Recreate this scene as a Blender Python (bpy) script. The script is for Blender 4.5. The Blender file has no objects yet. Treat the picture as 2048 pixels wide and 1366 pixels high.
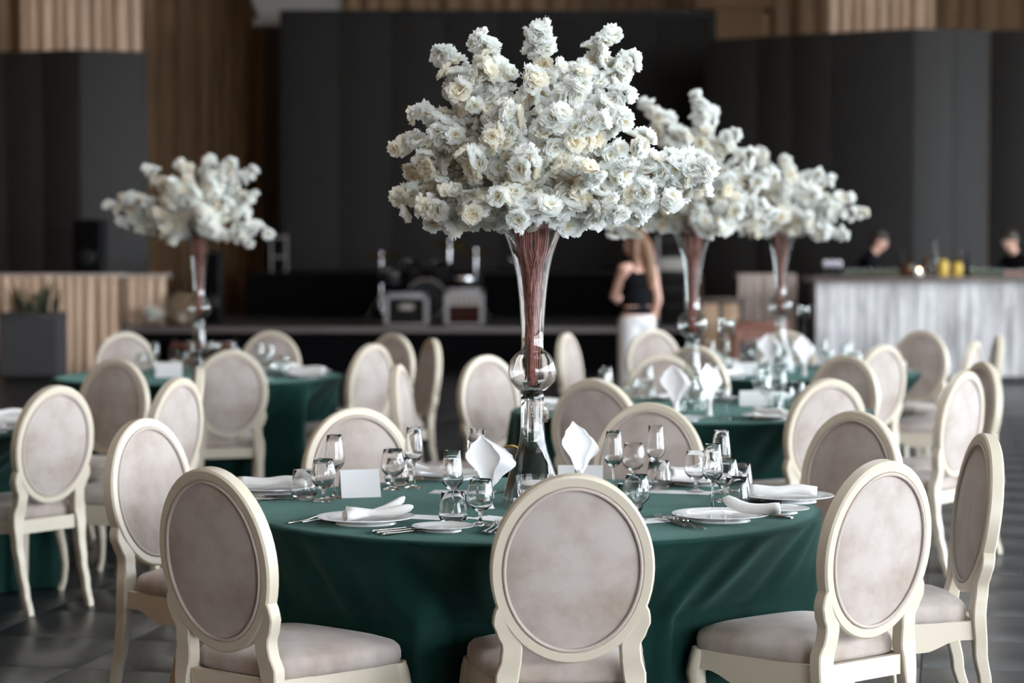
import bpy, bmesh, math, random
from mathutils import Vector, Matrix

# ------------------------------------------------------------------ camera, world, light, exposure
scene = bpy.context.scene
COL = scene.collection
PI = math.pi
FPX, YH, HC = 4500.0, 490.0, 1.58          # focal length in px of a 2048 px frame, horizon row, camera height
PITCH = math.atan((683.0 - YH) / FPX)
cam_data = bpy.data.cameras.new('camera')
cam = bpy.data.objects.new('camera', cam_data)
COL.objects.link(cam)
cam.location = (0, 0, HC)
cam.rotation_euler = (PI / 2 - PITCH, 0, 0)
cam_data.sensor_width = 36.0
cam_data.lens = FPX / 2048 * 36.0
cam_data.clip_end = 200
cam_data.dof.use_dof = True
cam_data.dof.focus_distance = 6.55
cam_data.dof.aperture_fstop = 2.4
scene.camera = cam

world = bpy.data.worlds.new('overcast_sky')
scene.world = world
world.use_nodes = True
bgn = world.node_tree.nodes['Background']
bgn.inputs[0].default_value = (0.895, 0.95, 1.02, 1)
bgn.inputs[1].default_value = 14.0
scene.view_settings.view_transform = 'Standard'
scene.view_settings.look = 'None'
scene.view_settings.exposure = 0.58
scene.view_settings.gamma = 1.0
scene.view_settings.use_curve_mapping = False
cy = scene.cycles
cy.max_bounces = 12
cy.diffuse_bounces = 6
cy.glossy_bounces = 6
cy.transmission_bounces = 12
cy.transparent_max_bounces = 24
cy.use_denoising = True
cy.use_adaptive_sampling = True
cy.adaptive_threshold = 0.035
cy.sample_clamp_indirect = 6.0
cy.caustics_refractive = True
cy.caustics_reflective = False
cy.blur_glossy = 0.6

ROOM_L, ROOM_R, ROOM_F, ROOM_B, ROOM_H = -9.0, 15.0, -15.0, 38.0, 7.0
WIN_Z0, WIN_Z1 = 0.25, 6.3
WIN_Y = [(-14.2, -9.6), (-9.0, -4.4), (-3.8, 0.8), (1.4, 6.0), (6.6, 11.2), (12.4, 15.8), (17.4, 20.8), (22.4, 25.8)]
FILL_ROOF = [(-0.5, 3.5, 4.6, 5.8), (-0.5, 3.5, 12.6, 13.8), (1.5, 5.5, 20.6, 21.8)]      # unseen roof openings added for top light: x0, x1, y0, y1
FILL_WIN_X = [(5.6, 9.8), (10.4, 14.6)]  # unseen front windows, added to brighten what faces the camera
def portal(loc, rot, sx, sy):
    ld = bpy.data.lights.new('window_portal', 'AREA')
    ld.shape = 'RECTANGLE'; ld.size = sx; ld.size_y = sy
    ld.cycles.is_portal = True
    lo = bpy.data.objects.new('window_portal', ld); COL.objects.link(lo)
    lo.location = loc; lo.rotation_euler = rot
for (x0, x1, y0, y1) in FILL_ROOF: portal(((x0 + x1) / 2, (y0 + y1) / 2, ROOM_H + .02), (0, 0, 0), x1 - x0, y1 - y0)
for (x0, x1) in FILL_WIN_X: portal(((x0 + x1) / 2, ROOM_F - .02, (WIN_Z0 + WIN_Z1) / 2), (PI / 2, 0, PI), x1 - x0, WIN_Z1 - WIN_Z0)
for (y0, y1) in WIN_Y:                                   # portals guide sky light through the real openings
    portal((ROOM_R + 0.02, (y0 + y1) / 2, (WIN_Z0 + WIN_Z1) / 2), (0, PI / 2, 0), WIN_Z1 - WIN_Z0, y1 - y0)

def at(px, py, z=0.76):
    """photo pixel -> point on the horizontal plane z"""
    xc = (px - 1024) / FPX; yc = (683 - py) / FPX
    d = Vector((xc, math.cos(PITCH) + yc * math.sin(PITCH), -math.sin(PITCH) + yc * math.cos(PITCH)))
    t = (z - HC) / d.z
    return Vector((d.x * t, d.y * t, z))
def atD(px, py, D):
    """photo pixel -> point at depth y = D"""
    xc = (px - 1024) / FPX; yc = (683 - py) / FPX
    d = Vector((xc, math.cos(PITCH) + yc * math.sin(PITCH), -math.sin(PITCH) + yc * math.cos(PITCH)))
    return Vector((d.x * D / d.y, D, HC + d.z * D / d.y))

# ------------------------------------------------------------------ materials
MATS = {}
def mat(name, col, rough=0.5, metal=0.0, **kw):
    m = bpy.data.materials.new(name); m.use_nodes = True
    nt = m.node_tree; b = nt.nodes['Principled BSDF']
    b.inputs['Base Color'].default_value = (*col, 1)
    b.inputs['Roughness'].default_value = rough
    b.inputs['Metallic'].default_value = metal
    for k, v in kw.items():
        if k == 'sheen':
            b.inputs['Sheen Weight'].default_value = v[0]; b.inputs['Sheen Roughness'].default_value = v[1]
            b.inputs['Sheen Tint'].default_value = (*v[2], 1)
        elif k == 'spec': b.inputs['Specular IOR Level'].default_value = v
        elif k == 'trans': b.inputs['Transmission Weight'].default_value = v
        elif k == 'ior': b.inputs['IOR'].default_value = v
        elif k == 'coat': b.inputs['Coat Weight'].default_value = v
        elif k == 'emit':
            b.inputs['Emission Color'].default_value = (*v[0], 1); b.inputs['Emission Strength'].default_value = v[1]
        elif k == 'sss':
            b.inputs['Subsurface Weight'].default_value = v; b.inputs['Subsurface Scale'].default_value = 0.02
    MATS[name] = m
    return m
def noise_color(m, c1, c2, scale, detail=4, stretch=None, lo=0.35, hi=0.65, coords='Object', rough=0.55):
    nt = m.node_tree; b = nt.nodes['Principled BSDF']
    tc = nt.nodes.new('ShaderNodeTexCoord'); mp = nt.nodes.new('ShaderNodeMapping')
    if coords == 'World':
        geo = nt.nodes.new('ShaderNodeNewGeometry'); nt.links.new(geo.outputs['Position'], mp.inputs[0])
    else: nt.links.new(tc.outputs[coords], mp.inputs[0])
    if stretch: mp.inputs['Scale'].default_value = stretch
    n = nt.nodes.new('ShaderNodeTexNoise'); n.inputs['Scale'].default_value = scale
    n.inputs['Detail'].default_value = detail; n.inputs['Roughness'].default_value = rough
    nt.links.new(mp.outputs[0], n.inputs['Vector'])
    r = nt.nodes.new('ShaderNodeValToRGB')
    r.color_ramp.elements[0].position = lo; r.color_ramp.elements[0].color = (*c1, 1)
    r.color_ramp.elements[1].position = hi; r.color_ramp.elements[1].color = (*c2, 1)
    nt.links.new(n.outputs[0], r.inputs[0]); nt.links.new(r.outputs[0], b.inputs['Base Color'])
    return r, mp, tc
def bump(m, scale, strength, dist=0.002, stretch=None, detail=3, kind='noise'):
    nt = m.node_tree; b = nt.nodes['Principled BSDF']
    tc = nt.nodes.new('ShaderNodeTexCoord'); mp = nt.nodes.new('ShaderNodeMapping')
    nt.links.new(tc.outputs['Object'], mp.inputs[0])
    if stretch: mp.inputs['Scale'].default_value = stretch
    if kind == 'noise':
        n = nt.nodes.new('ShaderNodeTexNoise'); n.inputs['Detail'].default_value = detail
    else:
        n = nt.nodes.new('ShaderNodeTexWave'); n.bands_direction = 'DIAGONAL'; n.inputs['Distortion'].default_value = 0.6
    n.inputs['Scale'].default_value = scale
    nt.links.new(mp.outputs[0], n.inputs['Vector'])
    bp = nt.nodes.new('ShaderNodeBump'); bp.inputs['Strength'].default_value = strength; bp.inputs['Distance'].default_value = dist
    nt.links.new(n.outputs[1 if kind != 'noise' else 0], bp.inputs['Height']); nt.links.new(bp.outputs[0], b.inputs['Normal'])

M = MATS
mat('ivory_paint', (0.60, 0.53, 0.425), 0.38); bump(M['ivory_paint'], 90, 0.06)
mat('upholstery', (0.62, 0.56, 0.52), 0.75, sheen=(0.4, 0.4, (1.0, 0.96, 0.94)))
noise_color(M['upholstery'], (0.335, 0.258, 0.215), (0.475, 0.418, 0.385), 7, 5, None, 0.3, 0.62)
bump(M['upholstery'], 150, 0.45, 0.0007, kind='wave')
mat('piping_cord', (0.50, 0.42, 0.375), 0.7, sheen=(0.3, 0.4, (1, .96, .94)))
bump(M['piping_cord'], 200, 0.5, 0.001, kind='wave')
mat('green_velvet', (0.005, 0.03, 0.024), 0.8, spec=0.12, sheen=(0.22, 0.36, (0.42, 0.74, 0.67)))
noise_color(M['green_velvet'], (0.0035, 0.022, 0.018), (0.007, 0.038, 0.031), 9, 6, (1, 1, 0.5), 0.3, 0.7)
bump(M['green_velvet'], 45, 0.22, 0.004)
mat('clear_glass', (1, 1, 1), 0.0, trans=1.0, ior=1.47)
mat('clear_water', (1, 1, 1), 0.0, trans=1.0, ior=1.33)
def thin_glass(name, tint):
    m = bpy.data.materials.new(name); m.use_nodes = True; nt = m.node_tree
    out = nt.nodes['Material Output']; nt.nodes.remove(nt.nodes['Principled BSDF'])
    tr = nt.nodes.new('ShaderNodeBsdfTransparent'); tr.inputs[0].default_value = (*tint, 1)
    gl = nt.nodes.new('ShaderNodeBsdfGlossy'); gl.inputs['Roughness'].default_value = 0.03
    lf = nt.nodes.new('ShaderNodeLayerWeight'); lf.inputs[0].default_value = 0.5
    pw = nt.nodes.new('ShaderNodeMath'); pw.operation = 'POWER'; pw.inputs[1].default_value = 3.5; nt.links.new(lf.outputs['Facing'], pw.inputs[0])
    lw = nt.nodes.new('ShaderNodeMath'); lw.operation = 'MULTIPLY_ADD'; lw.inputs[1].default_value = 0.62; lw.inputs[2].default_value = 0.045; nt.links.new(pw.outputs[0], lw.inputs[0])
    mx = nt.nodes.new('ShaderNodeMixShader')
    nt.links.new(lw.outputs[0], mx.inputs[0]); nt.links.new(tr.outputs[0], mx.inputs[1]); nt.links.new(gl.outputs[0], mx.inputs[2])
    nt.links.new(mx.outputs[0], out.inputs[0]); MATS[name] = m
thin_glass('thin_glass', (0.93, 0.95, 0.945))
thin_glass('window_glass', (0.97, 0.98, 0.98))
thin_glass('amber_glass', (0.75, 0.42, 0.08))
thin_glass('green_glass', (0.45, 0.6, 0.3))
mat('porcelain', (0.82, 0.82, 0.83), 0.12, coat=0.3)
mat('napkin_linen', (0.80, 0.79, 0.775), 0.7, sheen=(0.2, 0.4, (1, 1, 1))); bump(M['napkin_linen'], 180, 0.15)
mat('paper_napkin', (0.88, 0.88, 0.89), 0.85); bump(M['paper_napkin'], 220, 0.2)
mat('white_card', (0.86, 0.86, 0.875), 0.6); bump(M['white_card'], 300, 0.03)
mat('black_ink', (0.02, 0.02, 0.02), 0.6)
mat('steel', (0.62, 0.60, 0.58), 0.16, 1.0)
mat('gold', (0.80, 0.52, 0.13), 0.22, 1.0)
mat('candle_wax', (0.88, 0.87, 0.85), 0.45, sss=0.2)
mat('wick', (0.10, 0.08, 0.06), 0.9)
mat('copper_stem', (0.235, 0.078, 0.062), 0.5); noise_color(M['copper_stem'], (0.20, 0.06, 0.048), (0.42, 0.165, 0.13), 60)
mat('twig_bark', (0.085, 0.045, 0.03), 0.7)
# petals: a cream heart in a white petal with a hint of mint, read from the mesh's own colour attribute
m = bpy.data.materials.new('petal'); m.use_nodes = True; nt = m.node_tree
out = nt.nodes['Material Output']; nt.nodes.remove(nt.nodes['Principled BSDF'])
ca = nt.nodes.new('ShaderNodeVertexColor'); ca.layer_name = 'tint'
df = nt.nodes.new('ShaderNodeBsdfDiffuse'); tl = nt.nodes.new('ShaderNodeBsdfTranslucent'); mx = nt.nodes.new('ShaderNodeMixShader')
mx.inputs[0].default_value = 0.58
for s in (df, tl): nt.links.new(ca.outputs[0], s.inputs[0])
nt.links.new(df.outputs[0], mx.inputs[1]); nt.links.new(tl.outputs[0], mx.inputs[2]); nt.links.new(mx.outputs[0], out.inputs[0])
MATS['petal'] = m
mat('slate_tile', (0.035, 0.036, 0.04), 0.33)
noise_color(M['slate_tile'], (0.012, 0.0125, 0.014), (0.028, 0.029, 0.032), 5, 6, (1, 3.5, 1)); bump(M['slate_tile'], 12, 0.12, 0.004, (1, 4, 1))
mat('grout', (0.016, 0.016, 0.017), 0.8)
mat('plaster_dark', (0.10, 0.085, 0.07), 0.8); mat('plaster_brown', (0.28, 0.16, 0.08), 0.8); bump(M['plaster_brown'], 20, .1); mat('plaster_cream', (0.42, 0.34, 0.26), 0.8); bump(M['plaster_cream'], 20, 0.1)
mat('ceiling_paint', (0.66, 0.60, 0.51), 0.85); bump(M['ceiling_paint'], 20, 0.1)
mat('stone_grey', (0.40, 0.37, 0.34), 0.7); bump(M['stone_grey'], 30, 0.15)
mat('brown_drape', (0.27, 0.155, 0.08), 0.75, sheen=(0.25, 0.4, (1, .8, .6))); noise_color(M['brown_drape'], (0.30, 0.185, 0.10), (0.46, 0.29, 0.165), 2, 4, (6, 6, 0.3))
mat('beige_drape', (0.55, 0.40, 0.30), 0.7, sheen=(0.25, 0.4, (1, .9, .8))); noise_color(M['beige_drape'], (0.56, 0.385, 0.265), (0.74, 0.54, 0.395), 3, 4, (6, 6, 0.3))
mat('taupe_drape', (0.42, 0.33, 0.29), 0.7); noise_color(M['taupe_drape'], (0.48, 0.385, 0.34), (0.62, 0.52, 0.465), 3, 4, (6, 6, 0.3))
mat('led_panel', (0.030, 0.027, 0.025), 0.75, spec=0.2); bump(M['led_panel'], 400, 0.1)
mat('led_panel_lit', (0.042, 0.040, 0.039), 0.7, spec=0.25); bump(M['led_panel_lit'], 400, 0.1)  # lighter copy of the panel: window light put into its colour
mat('black_cloth', (0.0035, 0.0035, 0.004), 0.95, spec=0.04); bump(M['black_cloth'], 60, 0.2)
mat('black_plastic', (0.009, 0.009, 0.010), 0.45, spec=0.25)
mat('stage_deck', (0.05, 0.043, 0.042), 0.5)
mat('stage_edge', (0.17, 0.14, 0.135), 0.5)
mat('chrome', (0.75, 0.74, 0.76), 0.12, 1.0)
mat('amp_trim', (0.30, 0.275, 0.285), 0.5)
mat('amp_front', (0.012, 0.010, 0.009), 0.8, spec=0.1)
mat('amp_red', (0.028, 0.009, 0.007), 0.8, spec=0.1)
mat('amp_plate', (0.34, 0.31, 0.28), 0.5)
mat('whitewashed_wood', (0.42, 0.42, 0.43), 0.65)
noise_color(M['whitewashed_wood'], (0.27, 0.26, 0.265), (0.70, 0.69, 0.695), 1.3, 7, (8, 8, 1.0), 0.33, 0.60, 'World', 0.66)
mat('bar_top_wood', (0.16, 0.125, 0.11), 0.35); noise_color(M['bar_top_wood'], (0.12, 0.09, 0.08), (0.21, 0.165, 0.15), 5, 5, (0.5, 8, 8))
mat('dark_plinth', (0.02, 0.02, 0.022), 0.6)
mat('planter_grey', (0.055, 0.052, 0.055), 0.7); bump(M['planter_grey'], 20, 0.2)
mat('dark_leaf', (0.03, 0.045, 0.018), 0.55); noise_color(M['dark_leaf'], (0.018, 0.03, 0.01), (0.055, 0.07, 0.028), 8)
mat('soil', (0.03, 0.022, 0.016), 0.95)
mat('wicker', (0.33, 0.23, 0.15), 0.7); bump(M['wicker'], 60, 0.6, 0.01)
mat('red_wood', (0.20, 0.075, 0.045), 0.45); noise_color(M['red_wood'], (0.15, 0.05, 0.03), (0.26, 0.10, 0.065), 5, 5, (1, 8, 8))
mat('tan_wood', (0.36, 0.23, 0.14), 0.55); noise_color(M['tan_wood'], (0.30, 0.185, 0.11), (0.42, 0.275, 0.17), 5, 5, (8, 8, 1))
mat('dark_wood', (0.05, 0.035, 0.026), 0.5)
mat('skin', (0.66, 0.39, 0.30), 0.5, sss=0.1); noise_color(M['skin'], (0.62, 0.36, 0.275), (0.70, 0.42, 0.325), 12)
mat('brown_hair', (0.11, 0.052, 0.026), 0.5); noise_color(M['brown_hair'], (0.12, 0.055, 0.024), (0.26, 0.13, 0.06), 30, 3, (1, 1, 0.2))
mat('dark_hair', (0.025, 0.016, 0.012), 0.5); noise_color(M['dark_hair'], (0.018, 0.012, 0.009), (0.04, 0.026, 0.018), 30, 3, (1, 1, 0.2))
mat('white_trousers', (0.70, 0.69, 0.69), 0.75); bump(M['white_trousers'], 20, 0.25, 0.01)
mat('black_shirt', (0.007, 0.007, 0.009), 0.9, spec=0.08); bump(M['black_shirt'], 20, 0.25, 0.01)
mat('lime_fruit', (0.085, 0.10, 0.025), 0.5); mat('pink_juice', (0.65, 0.30, 0.24), 0.4)
mat('lilac_cream', (0.72, 0.66, 0.76), 0.5); mat('yellow_juice', (0.62, 0.42, 0.06), 0.35)
mat('flame', (1, 0.8, 0.5), 0.5, emit=((1.0, 0.72, 0.36), 25.0))
mat('paving_outside', (0.38, 0.37, 0.35), 0.9); bump(M['paving_outside'], 8, 0.3)
mat('window_frame', (0.10, 0.09, 0.085), 0.5)
mat('eye_white', (0.8, 0.78, 0.75), 0.3); mat('eye_dark', (0.03, 0.02, 0.015), 0.2); mat('lip', (0.48, 0.19, 0.17), 0.45)

# ------------------------------------------------------------------ mesh helpers
class MB:
    def __init__(s): s.v = []; s.f = []; s.c = None
    def add(s, vs, fs):
        o = len(s.v); s.v += [tuple(p) for p in vs]; s.f += [tuple(i + o for i in f) for f in fs]
        return s
    def box(s, x0, x1, y0, y1, z0, z1, b=0.0):
        if b <= 0:
            vs = [(x, y, z) for z in (z0, z1) for y in (y0, y1) for x in (x0, x1)]
            return s.add(vs, [(0, 2, 3, 1), (4, 5, 7, 6), (0, 1, 5, 4), (2, 6, 7, 3), (0, 4, 6, 2), (1, 3, 7, 5)])
        bm = bmesh.new(); bmesh.ops.create_cube(bm, size=1)
        for v in bm.verts:
            v.co = Vector(((x0 + x1) / 2 + v.co.x * (x1 - x0), (y0 + y1) / 2 + v.co.y * (y1 - y0), (z0 + z1) / 2 + v.co.z * (z1 - z0)))
        bmesh.ops.bevel(bm, geom=bm.edges[:], offset=b, segments=2, profile=0.5, affect='EDGES')
        bm.verts.index_update()
        s.add([v.co for v in bm.verts], [[v.index for v in f.verts] for f in bm.faces]); bm.free()
        return s
    def lathe(s, prof, n=32, cx=0, cy=0, cz=0, a0=0):
        rings = []; vs = []; fs = []
        for (r, z) in prof:
            if r < 1e-6: rings.append([len(vs)]); vs.append((cx, cy, cz + z))
            else:
                rings.append(list(range(len(vs), len(vs) + n)))
                vs += [(cx + r * math.cos(a0 + 2 * PI * i / n), cy + r * math.sin(a0 + 2 * PI * i / n), cz + z) for i in range(n)]
        for A, B in zip(rings, rings[1:]):
            for i in range(n):
                j = (i + 1) % n
                if len(A) == 1 and len(B) == 1: continue
                if len(A) == 1: fs.append((A[0], B[j], B[i]))
                elif len(B) == 1: fs.append((A[i], A[j], B[0]))
                else: fs.append((A[i], A[j], B[j], B[i]))
        return s.add(vs, fs)
    def tube(s, pts, rad, n=8, cap=True, flat=None, closed=False):
        """tube along pts; rad number or list; flat=(sx,sy) squashes the section"""
        pts = [Vector(p) for p in pts]; m_ = len(pts)
        if not hasattr(rad, '__len__'): rad = [rad] * m_
        vs = []; fs = []; up = None
        for i, p in enumerate(pts):
            if closed: t = pts[(i + 1) % m_] - pts[i - 1]
            else: t = pts[min(i + 1, m_ - 1)] - pts[max(i - 1, 0)]
            t.normalize()
            if up is None:
                up = Vector((0, 0, 1)) if abs(t.z) < 0.9 else Vector((1, 0, 0))
            u = t.cross(up).normalized() if t.cross(up).length > 1e-6 else Vector((1, 0, 0))
            w = u.cross(t); up = w
            sx, sy = flat if flat else (1, 1)
            for k in range(n):
                a = 2 * PI * k / n
                vs.append(p + u * (math.cos(a) * rad[i] * sx) + w * (math.sin(a) * rad[i] * sy))
        for i in range(m_ if closed else m_ - 1):
            for k in range(n):
                a, b2 = i * n + k, i * n + (k + 1) % n
                c, d = ((i + 1) % m_) * n + (k + 1) % n, ((i + 1) % m_) * n + k
                fs.append((a, b2, c, d))
        if cap and not closed:
            fs.append(tuple(range(n - 1, -1, -1))); fs.append(tuple((m_ - 1) * n + k for k in range(n)))
        return s.add(vs, fs)
    def grid(s, fn, nu, nv, thick=0.0):
        """fn(u,v) with u,v in 0..1"""
        vs = [fn(i / nu, j / nv) for j in range(nv + 1) for i in range(nu + 1)]
        fs = [(j * (nu + 1) + i, j * (nu + 1) + i + 1, (j + 1) * (nu + 1) + i + 1, (j + 1) * (nu + 1) + i) for j in range(nv) for i in range(nu)]
        return s.add(vs, fs)
    def prism(s, outline, axis, a, b):
        """outline: 2D points; axis 'x','y','z' extruded between a and b"""
        def P(p, t):
            return {'x': (t, p[0], p[1]), 'y': (p[0], t, p[1]), 'z': (p[0], p[1], t)}[axis]
        n = len(outline)
        vs = [P(p, a) for p in outline] + [P(p, b) for p in outline]
        fs = [tuple(range(n - 1, -1, -1)), tuple(range(n, 2 * n))] + [(i, (i + 1) % n, n + (i + 1) % n, n + i) for i in range(n)]
        return s.add(vs, fs)
    def ball(s, c, r, n=12, sc=(1, 1, 1)):
        prof = [(0, -1)] + [(math.cos(a), math.sin(a)) for a in [(-PI / 2 + PI * i / n) for i in range(1, n)]] + [(0, 1)]
        o = len(s.v); s.lathe(prof, n * 2)
        for i in range(o, len(s.v)):
            x, y, z = s.v[i]; s.v[i] = (c[0] + x * r * sc[0], c[1] + y * r * sc[1], c[2] + z * r * sc[2])
        return s
    def xf(s, mtx):
        s.v = [tuple(mtx @ Vector(p)) for p in s.v]; return s
    def mesh(s, name, material, smooth=40, tint=None):
        me = bpy.data.meshes.new(name); me.from_pydata(s.v, [], s.f)
        bm = bmesh.new(); bm.from_mesh(me); bmesh.ops.recalc_face_normals(bm, faces=bm.faces[:]); bm.to_mesh(me); bm.free()
        me.materials.append(MATS[material])
        if smooth:
            me.polygons.foreach_set('use_smooth', [True] * len(me.polygons))
            if smooth < 180: me.set_sharp_from_angle(angle=math.radians(smooth))
        if tint:
            at_ = me.color_attributes.new('tint', 'FLOAT_COLOR', 'POINT')
            at_.data.foreach_set('color', [x for c in tint for x in (*c, 1.0)])
        me.update()
        return me
    def build(s, name, material, parent=None, smooth=40):
        return link(name, s.mesh(name, material, smooth), parent)
def link(name, data, parent=None):
    o = bpy.data.objects.new(name, data); COL.objects.link(o)
    if parent: o.parent = parent
    return o
def tag(o, label, cat, group=None, kind=None):
    o['label'] = label; o['category'] = cat
    if group: o['group'] = group
    if kind: o['kind'] = kind
    return o
def empty(name, loc=(0, 0, 0), rz=0.0):
    o = bpy.data.objects.new(name, None); COL.objects.link(o)
    o.empty_display_size = 0.1; o.location = loc; o.rotation_euler = (0, 0, rz)
    return o
def struct(o, kind='structure'): o['kind'] = kind; return o
def copy_tree(o, parent=None):
    c = o.copy(); COL.objects.link(c); c.parent = parent
    for ch in o.children: copy_tree(ch, c)
    return c
def smoothstep(a, b, x):
    t = min(1, max(0, (x - a) / (b - a))); return t * t * (3 - 2 * t)
def interp(tab, x):
    if x <= tab[0][0]: return tab[0][1]
    for (a, va), (b, vb) in zip(tab, tab[1:]):
        if x <= b: return va + (vb - va) * smoothstep(0, 1, (x - a) / (b - a))
    return tab[-1][1]

# ------------------------------------------------------------------ structure: floor, walls, windows, ceiling
floor = struct(MB().box(ROOM_L, ROOM_R, ROOM_F, ROOM_B, -0.12, -0.006).build('floor', 'grout', None, 0))
TS, TROT = 0.62, math.radians(-11)
tile_me = MB().box(-TS / 2 + 0.003, TS / 2 - 0.003, -TS / 2 + 0.003, TS / 2 - 0.003, -0.012, 0.0, 0.0015).mesh('tile', 'slate_tile', 30)
cr, sr = math.cos(TROT), math.sin(TROT)
cells = []
for i in range(-60, 61):
    for j in range(-20, 75):
        u, v = (i + 0.35) * TS, (j + 0.2) * TS
        x, y = u * cr - v * sr, u * sr + v * cr
        if ROOM_L + .5 < x < ROOM_R - .5 and ROOM_F + .5 < y < ROOM_B - .5: cells.append((x, y))
def tile_rank(c):
    x, y = c
    if y < 4.5: return 999 + abs(y)
    return y + (30 if abs(1024 + x / y * FPX - 1024) > 1250 else 0)
cells.sort(key=tile_rank)
for (x, y) in cells[:300]:
    t = link('tile', tile_me, floor); t.location = (x, y, 0); t.rotation_euler = (0, 0, TROT)
rest = MB()
for (x, y) in cells[300:]:
    h = TS / 2 - 0.003
    cs = [(-h, -h), (h, -h), (h, h), (-h, h)]
    P = [(x + a * cr - b * sr, y + a * sr + b * cr) for a, b in cs]
    rest.add([(a, b, -0.012) for a, b in P] + [(a, b, 0) for a, b in P], [(4, 5, 6, 7), (0, 1, 5, 4), (1, 2, 6, 5), (2, 3, 7, 6), (3, 0, 4, 7)])
struct(rest.build('tile_field', 'slate_tile', floor, 0), 'stuff')

cl = MB(); ylast = ROOM_F
for (x0, x1, y0, y1) in FILL_ROOF:
    cl.box(ROOM_L - .3, ROOM_R + .3, ylast, y0, ROOM_H, ROOM_H + .2); cl.box(ROOM_L - .3, x0, y0, y1, ROOM_H, ROOM_H + .2); cl.box(x1, ROOM_R + .3, y0, y1, ROOM_H, ROOM_H + .2); ylast = y1
cl.box(ROOM_L - .3, ROOM_R + .3, ylast, ROOM_B, ROOM_H, ROOM_H + .2)
struct(cl.build('ceiling', 'ceiling_paint', None, 0))
for k, (x0, x1, y0, y1) in enumerate(FILL_ROOF):  # glass and bars of the added roof openings
    w = struct(MB().box(x0, x1, y0, y1, ROOM_H + .12, ROOM_H + .13).build('window_%d' % (k + 21), 'window_glass', None, 0))
    fr = MB()
    for q in range(5): xx = x0 + (x1 - x0) * q / 4; fr.box(xx - .04, xx + .04, y0, y1, ROOM_H + .09, ROOM_H + .16)
    for yy in (y0 + .04, (y0 + y1) / 2, y1 - .04): fr.box(x0, x1, yy - .04, yy + .04, ROOM_H + .09, ROOM_H + .16)
    fr.build('window_frame', 'window_frame', w, 0)
struct(MB().box(ROOM_L - .3, ROOM_R + .3, ROOM_B, ROOM_B + .3, -.1, ROOM_H).build('wall_back', 'plaster_dark', None, 0))
struct(MB().box(ROOM_L - .3, ROOM_L, ROOM_F, ROOM_B, -.1, ROOM_H).build('wall_left', 'plaster_brown', None, 0))
wf = MB()
wf.box(ROOM_L - .3, ROOM_R + .3, ROOM_F - .3, ROOM_F, -.1, WIN_Z0); wf.box(ROOM_L - .3, ROOM_R + .3, ROOM_F - .3, ROOM_F, WIN_Z1, ROOM_H)
xs = [ROOM_L - .3] + [x for w in FILL_WIN_X for x in w] + [ROOM_R + .3]
for a, b in zip(xs[0::2], xs[1::2]): wf.box(a, b, ROOM_F - .3, ROOM_F, WIN_Z0, WIN_Z1)
struct(wf.build('wall_front', 'plaster_cream', None, 0))
wr = MB()
wr.box(ROOM_R, ROOM_R + .3, ROOM_F, ROOM_B, -.1, WIN_Z0); wr.box(ROOM_R, ROOM_R + .3, ROOM_F, ROOM_B, WIN_Z1, ROOM_H)
ys = [ROOM_F] + [y for w in WIN_Y for y in w] + [ROOM_B]
for a, b in zip(ys[0::2], ys[1::2]): wr.box(ROOM_R, ROOM_R + .3, a, b, WIN_Z0, WIN_Z1)
struct(wr.build('wall_right', 'plaster_dark', None, 0))
for k, (y0, y1) in enumerate(WIN_Y):
    w = struct(MB().box(ROOM_R + .14, ROOM_R + .15, y0, y1, WIN_Z0, WIN_Z1).build('window_%d' % (k + 1), 'window_glass', None, 0))
    fr = MB(); X0, X1 = ROOM_R + .11, ROOM_R + .18
    for yy in (y0, (y0 * 2 + y1) / 3, (y0 + y1 * 2) / 3, y1): fr.box(X0, X1, yy - .04, yy + .04, WIN_Z0, WIN_Z1)
    for zz in (WIN_Z0 + .04, 3.2, 4.8, WIN_Z1 - .04): fr.box(X0, X1, y0, y1, zz - .04, zz + .04)
    fr.build('window_frame', 'window_frame', w, 0)
for k, (x0, x1) in enumerate(FILL_WIN_X):  # glass and bars of the added front windows
    w = struct(MB().box(x0, x1, ROOM_F - .15, ROOM_F - .14, WIN_Z0, WIN_Z1).build('window_%d' % (k + 1 + len(WIN_Y)), 'window_glass', None, 0))
    fr = MB()
    for xx in (x0, (x0 * 2 + x1) / 3, (x0 + x1 * 2) / 3, x1): fr.box(xx - .04, xx + .04, ROOM_F - .18, ROOM_F - .11, WIN_Z0, WIN_Z1)
    for zz in (WIN_Z0 + .04, 3.2, WIN_Z1 - .04): fr.box(x0, x1, ROOM_F - .18, ROOM_F - .11, zz - .04, zz + .04)
    fr.build('window_frame', 'window_frame', w, 0)
struct(MB().box(-40, 60, -60, ROOM_F - .3, -.3, -.1).build('pavement_front', 'paving_outside', None, 0))
struct(MB().box(ROOM_R + .3, 60, ROOM_F - .3, 70, -.3, -.1).build('pavement_outside', 'paving_outside', None, 0))

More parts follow.
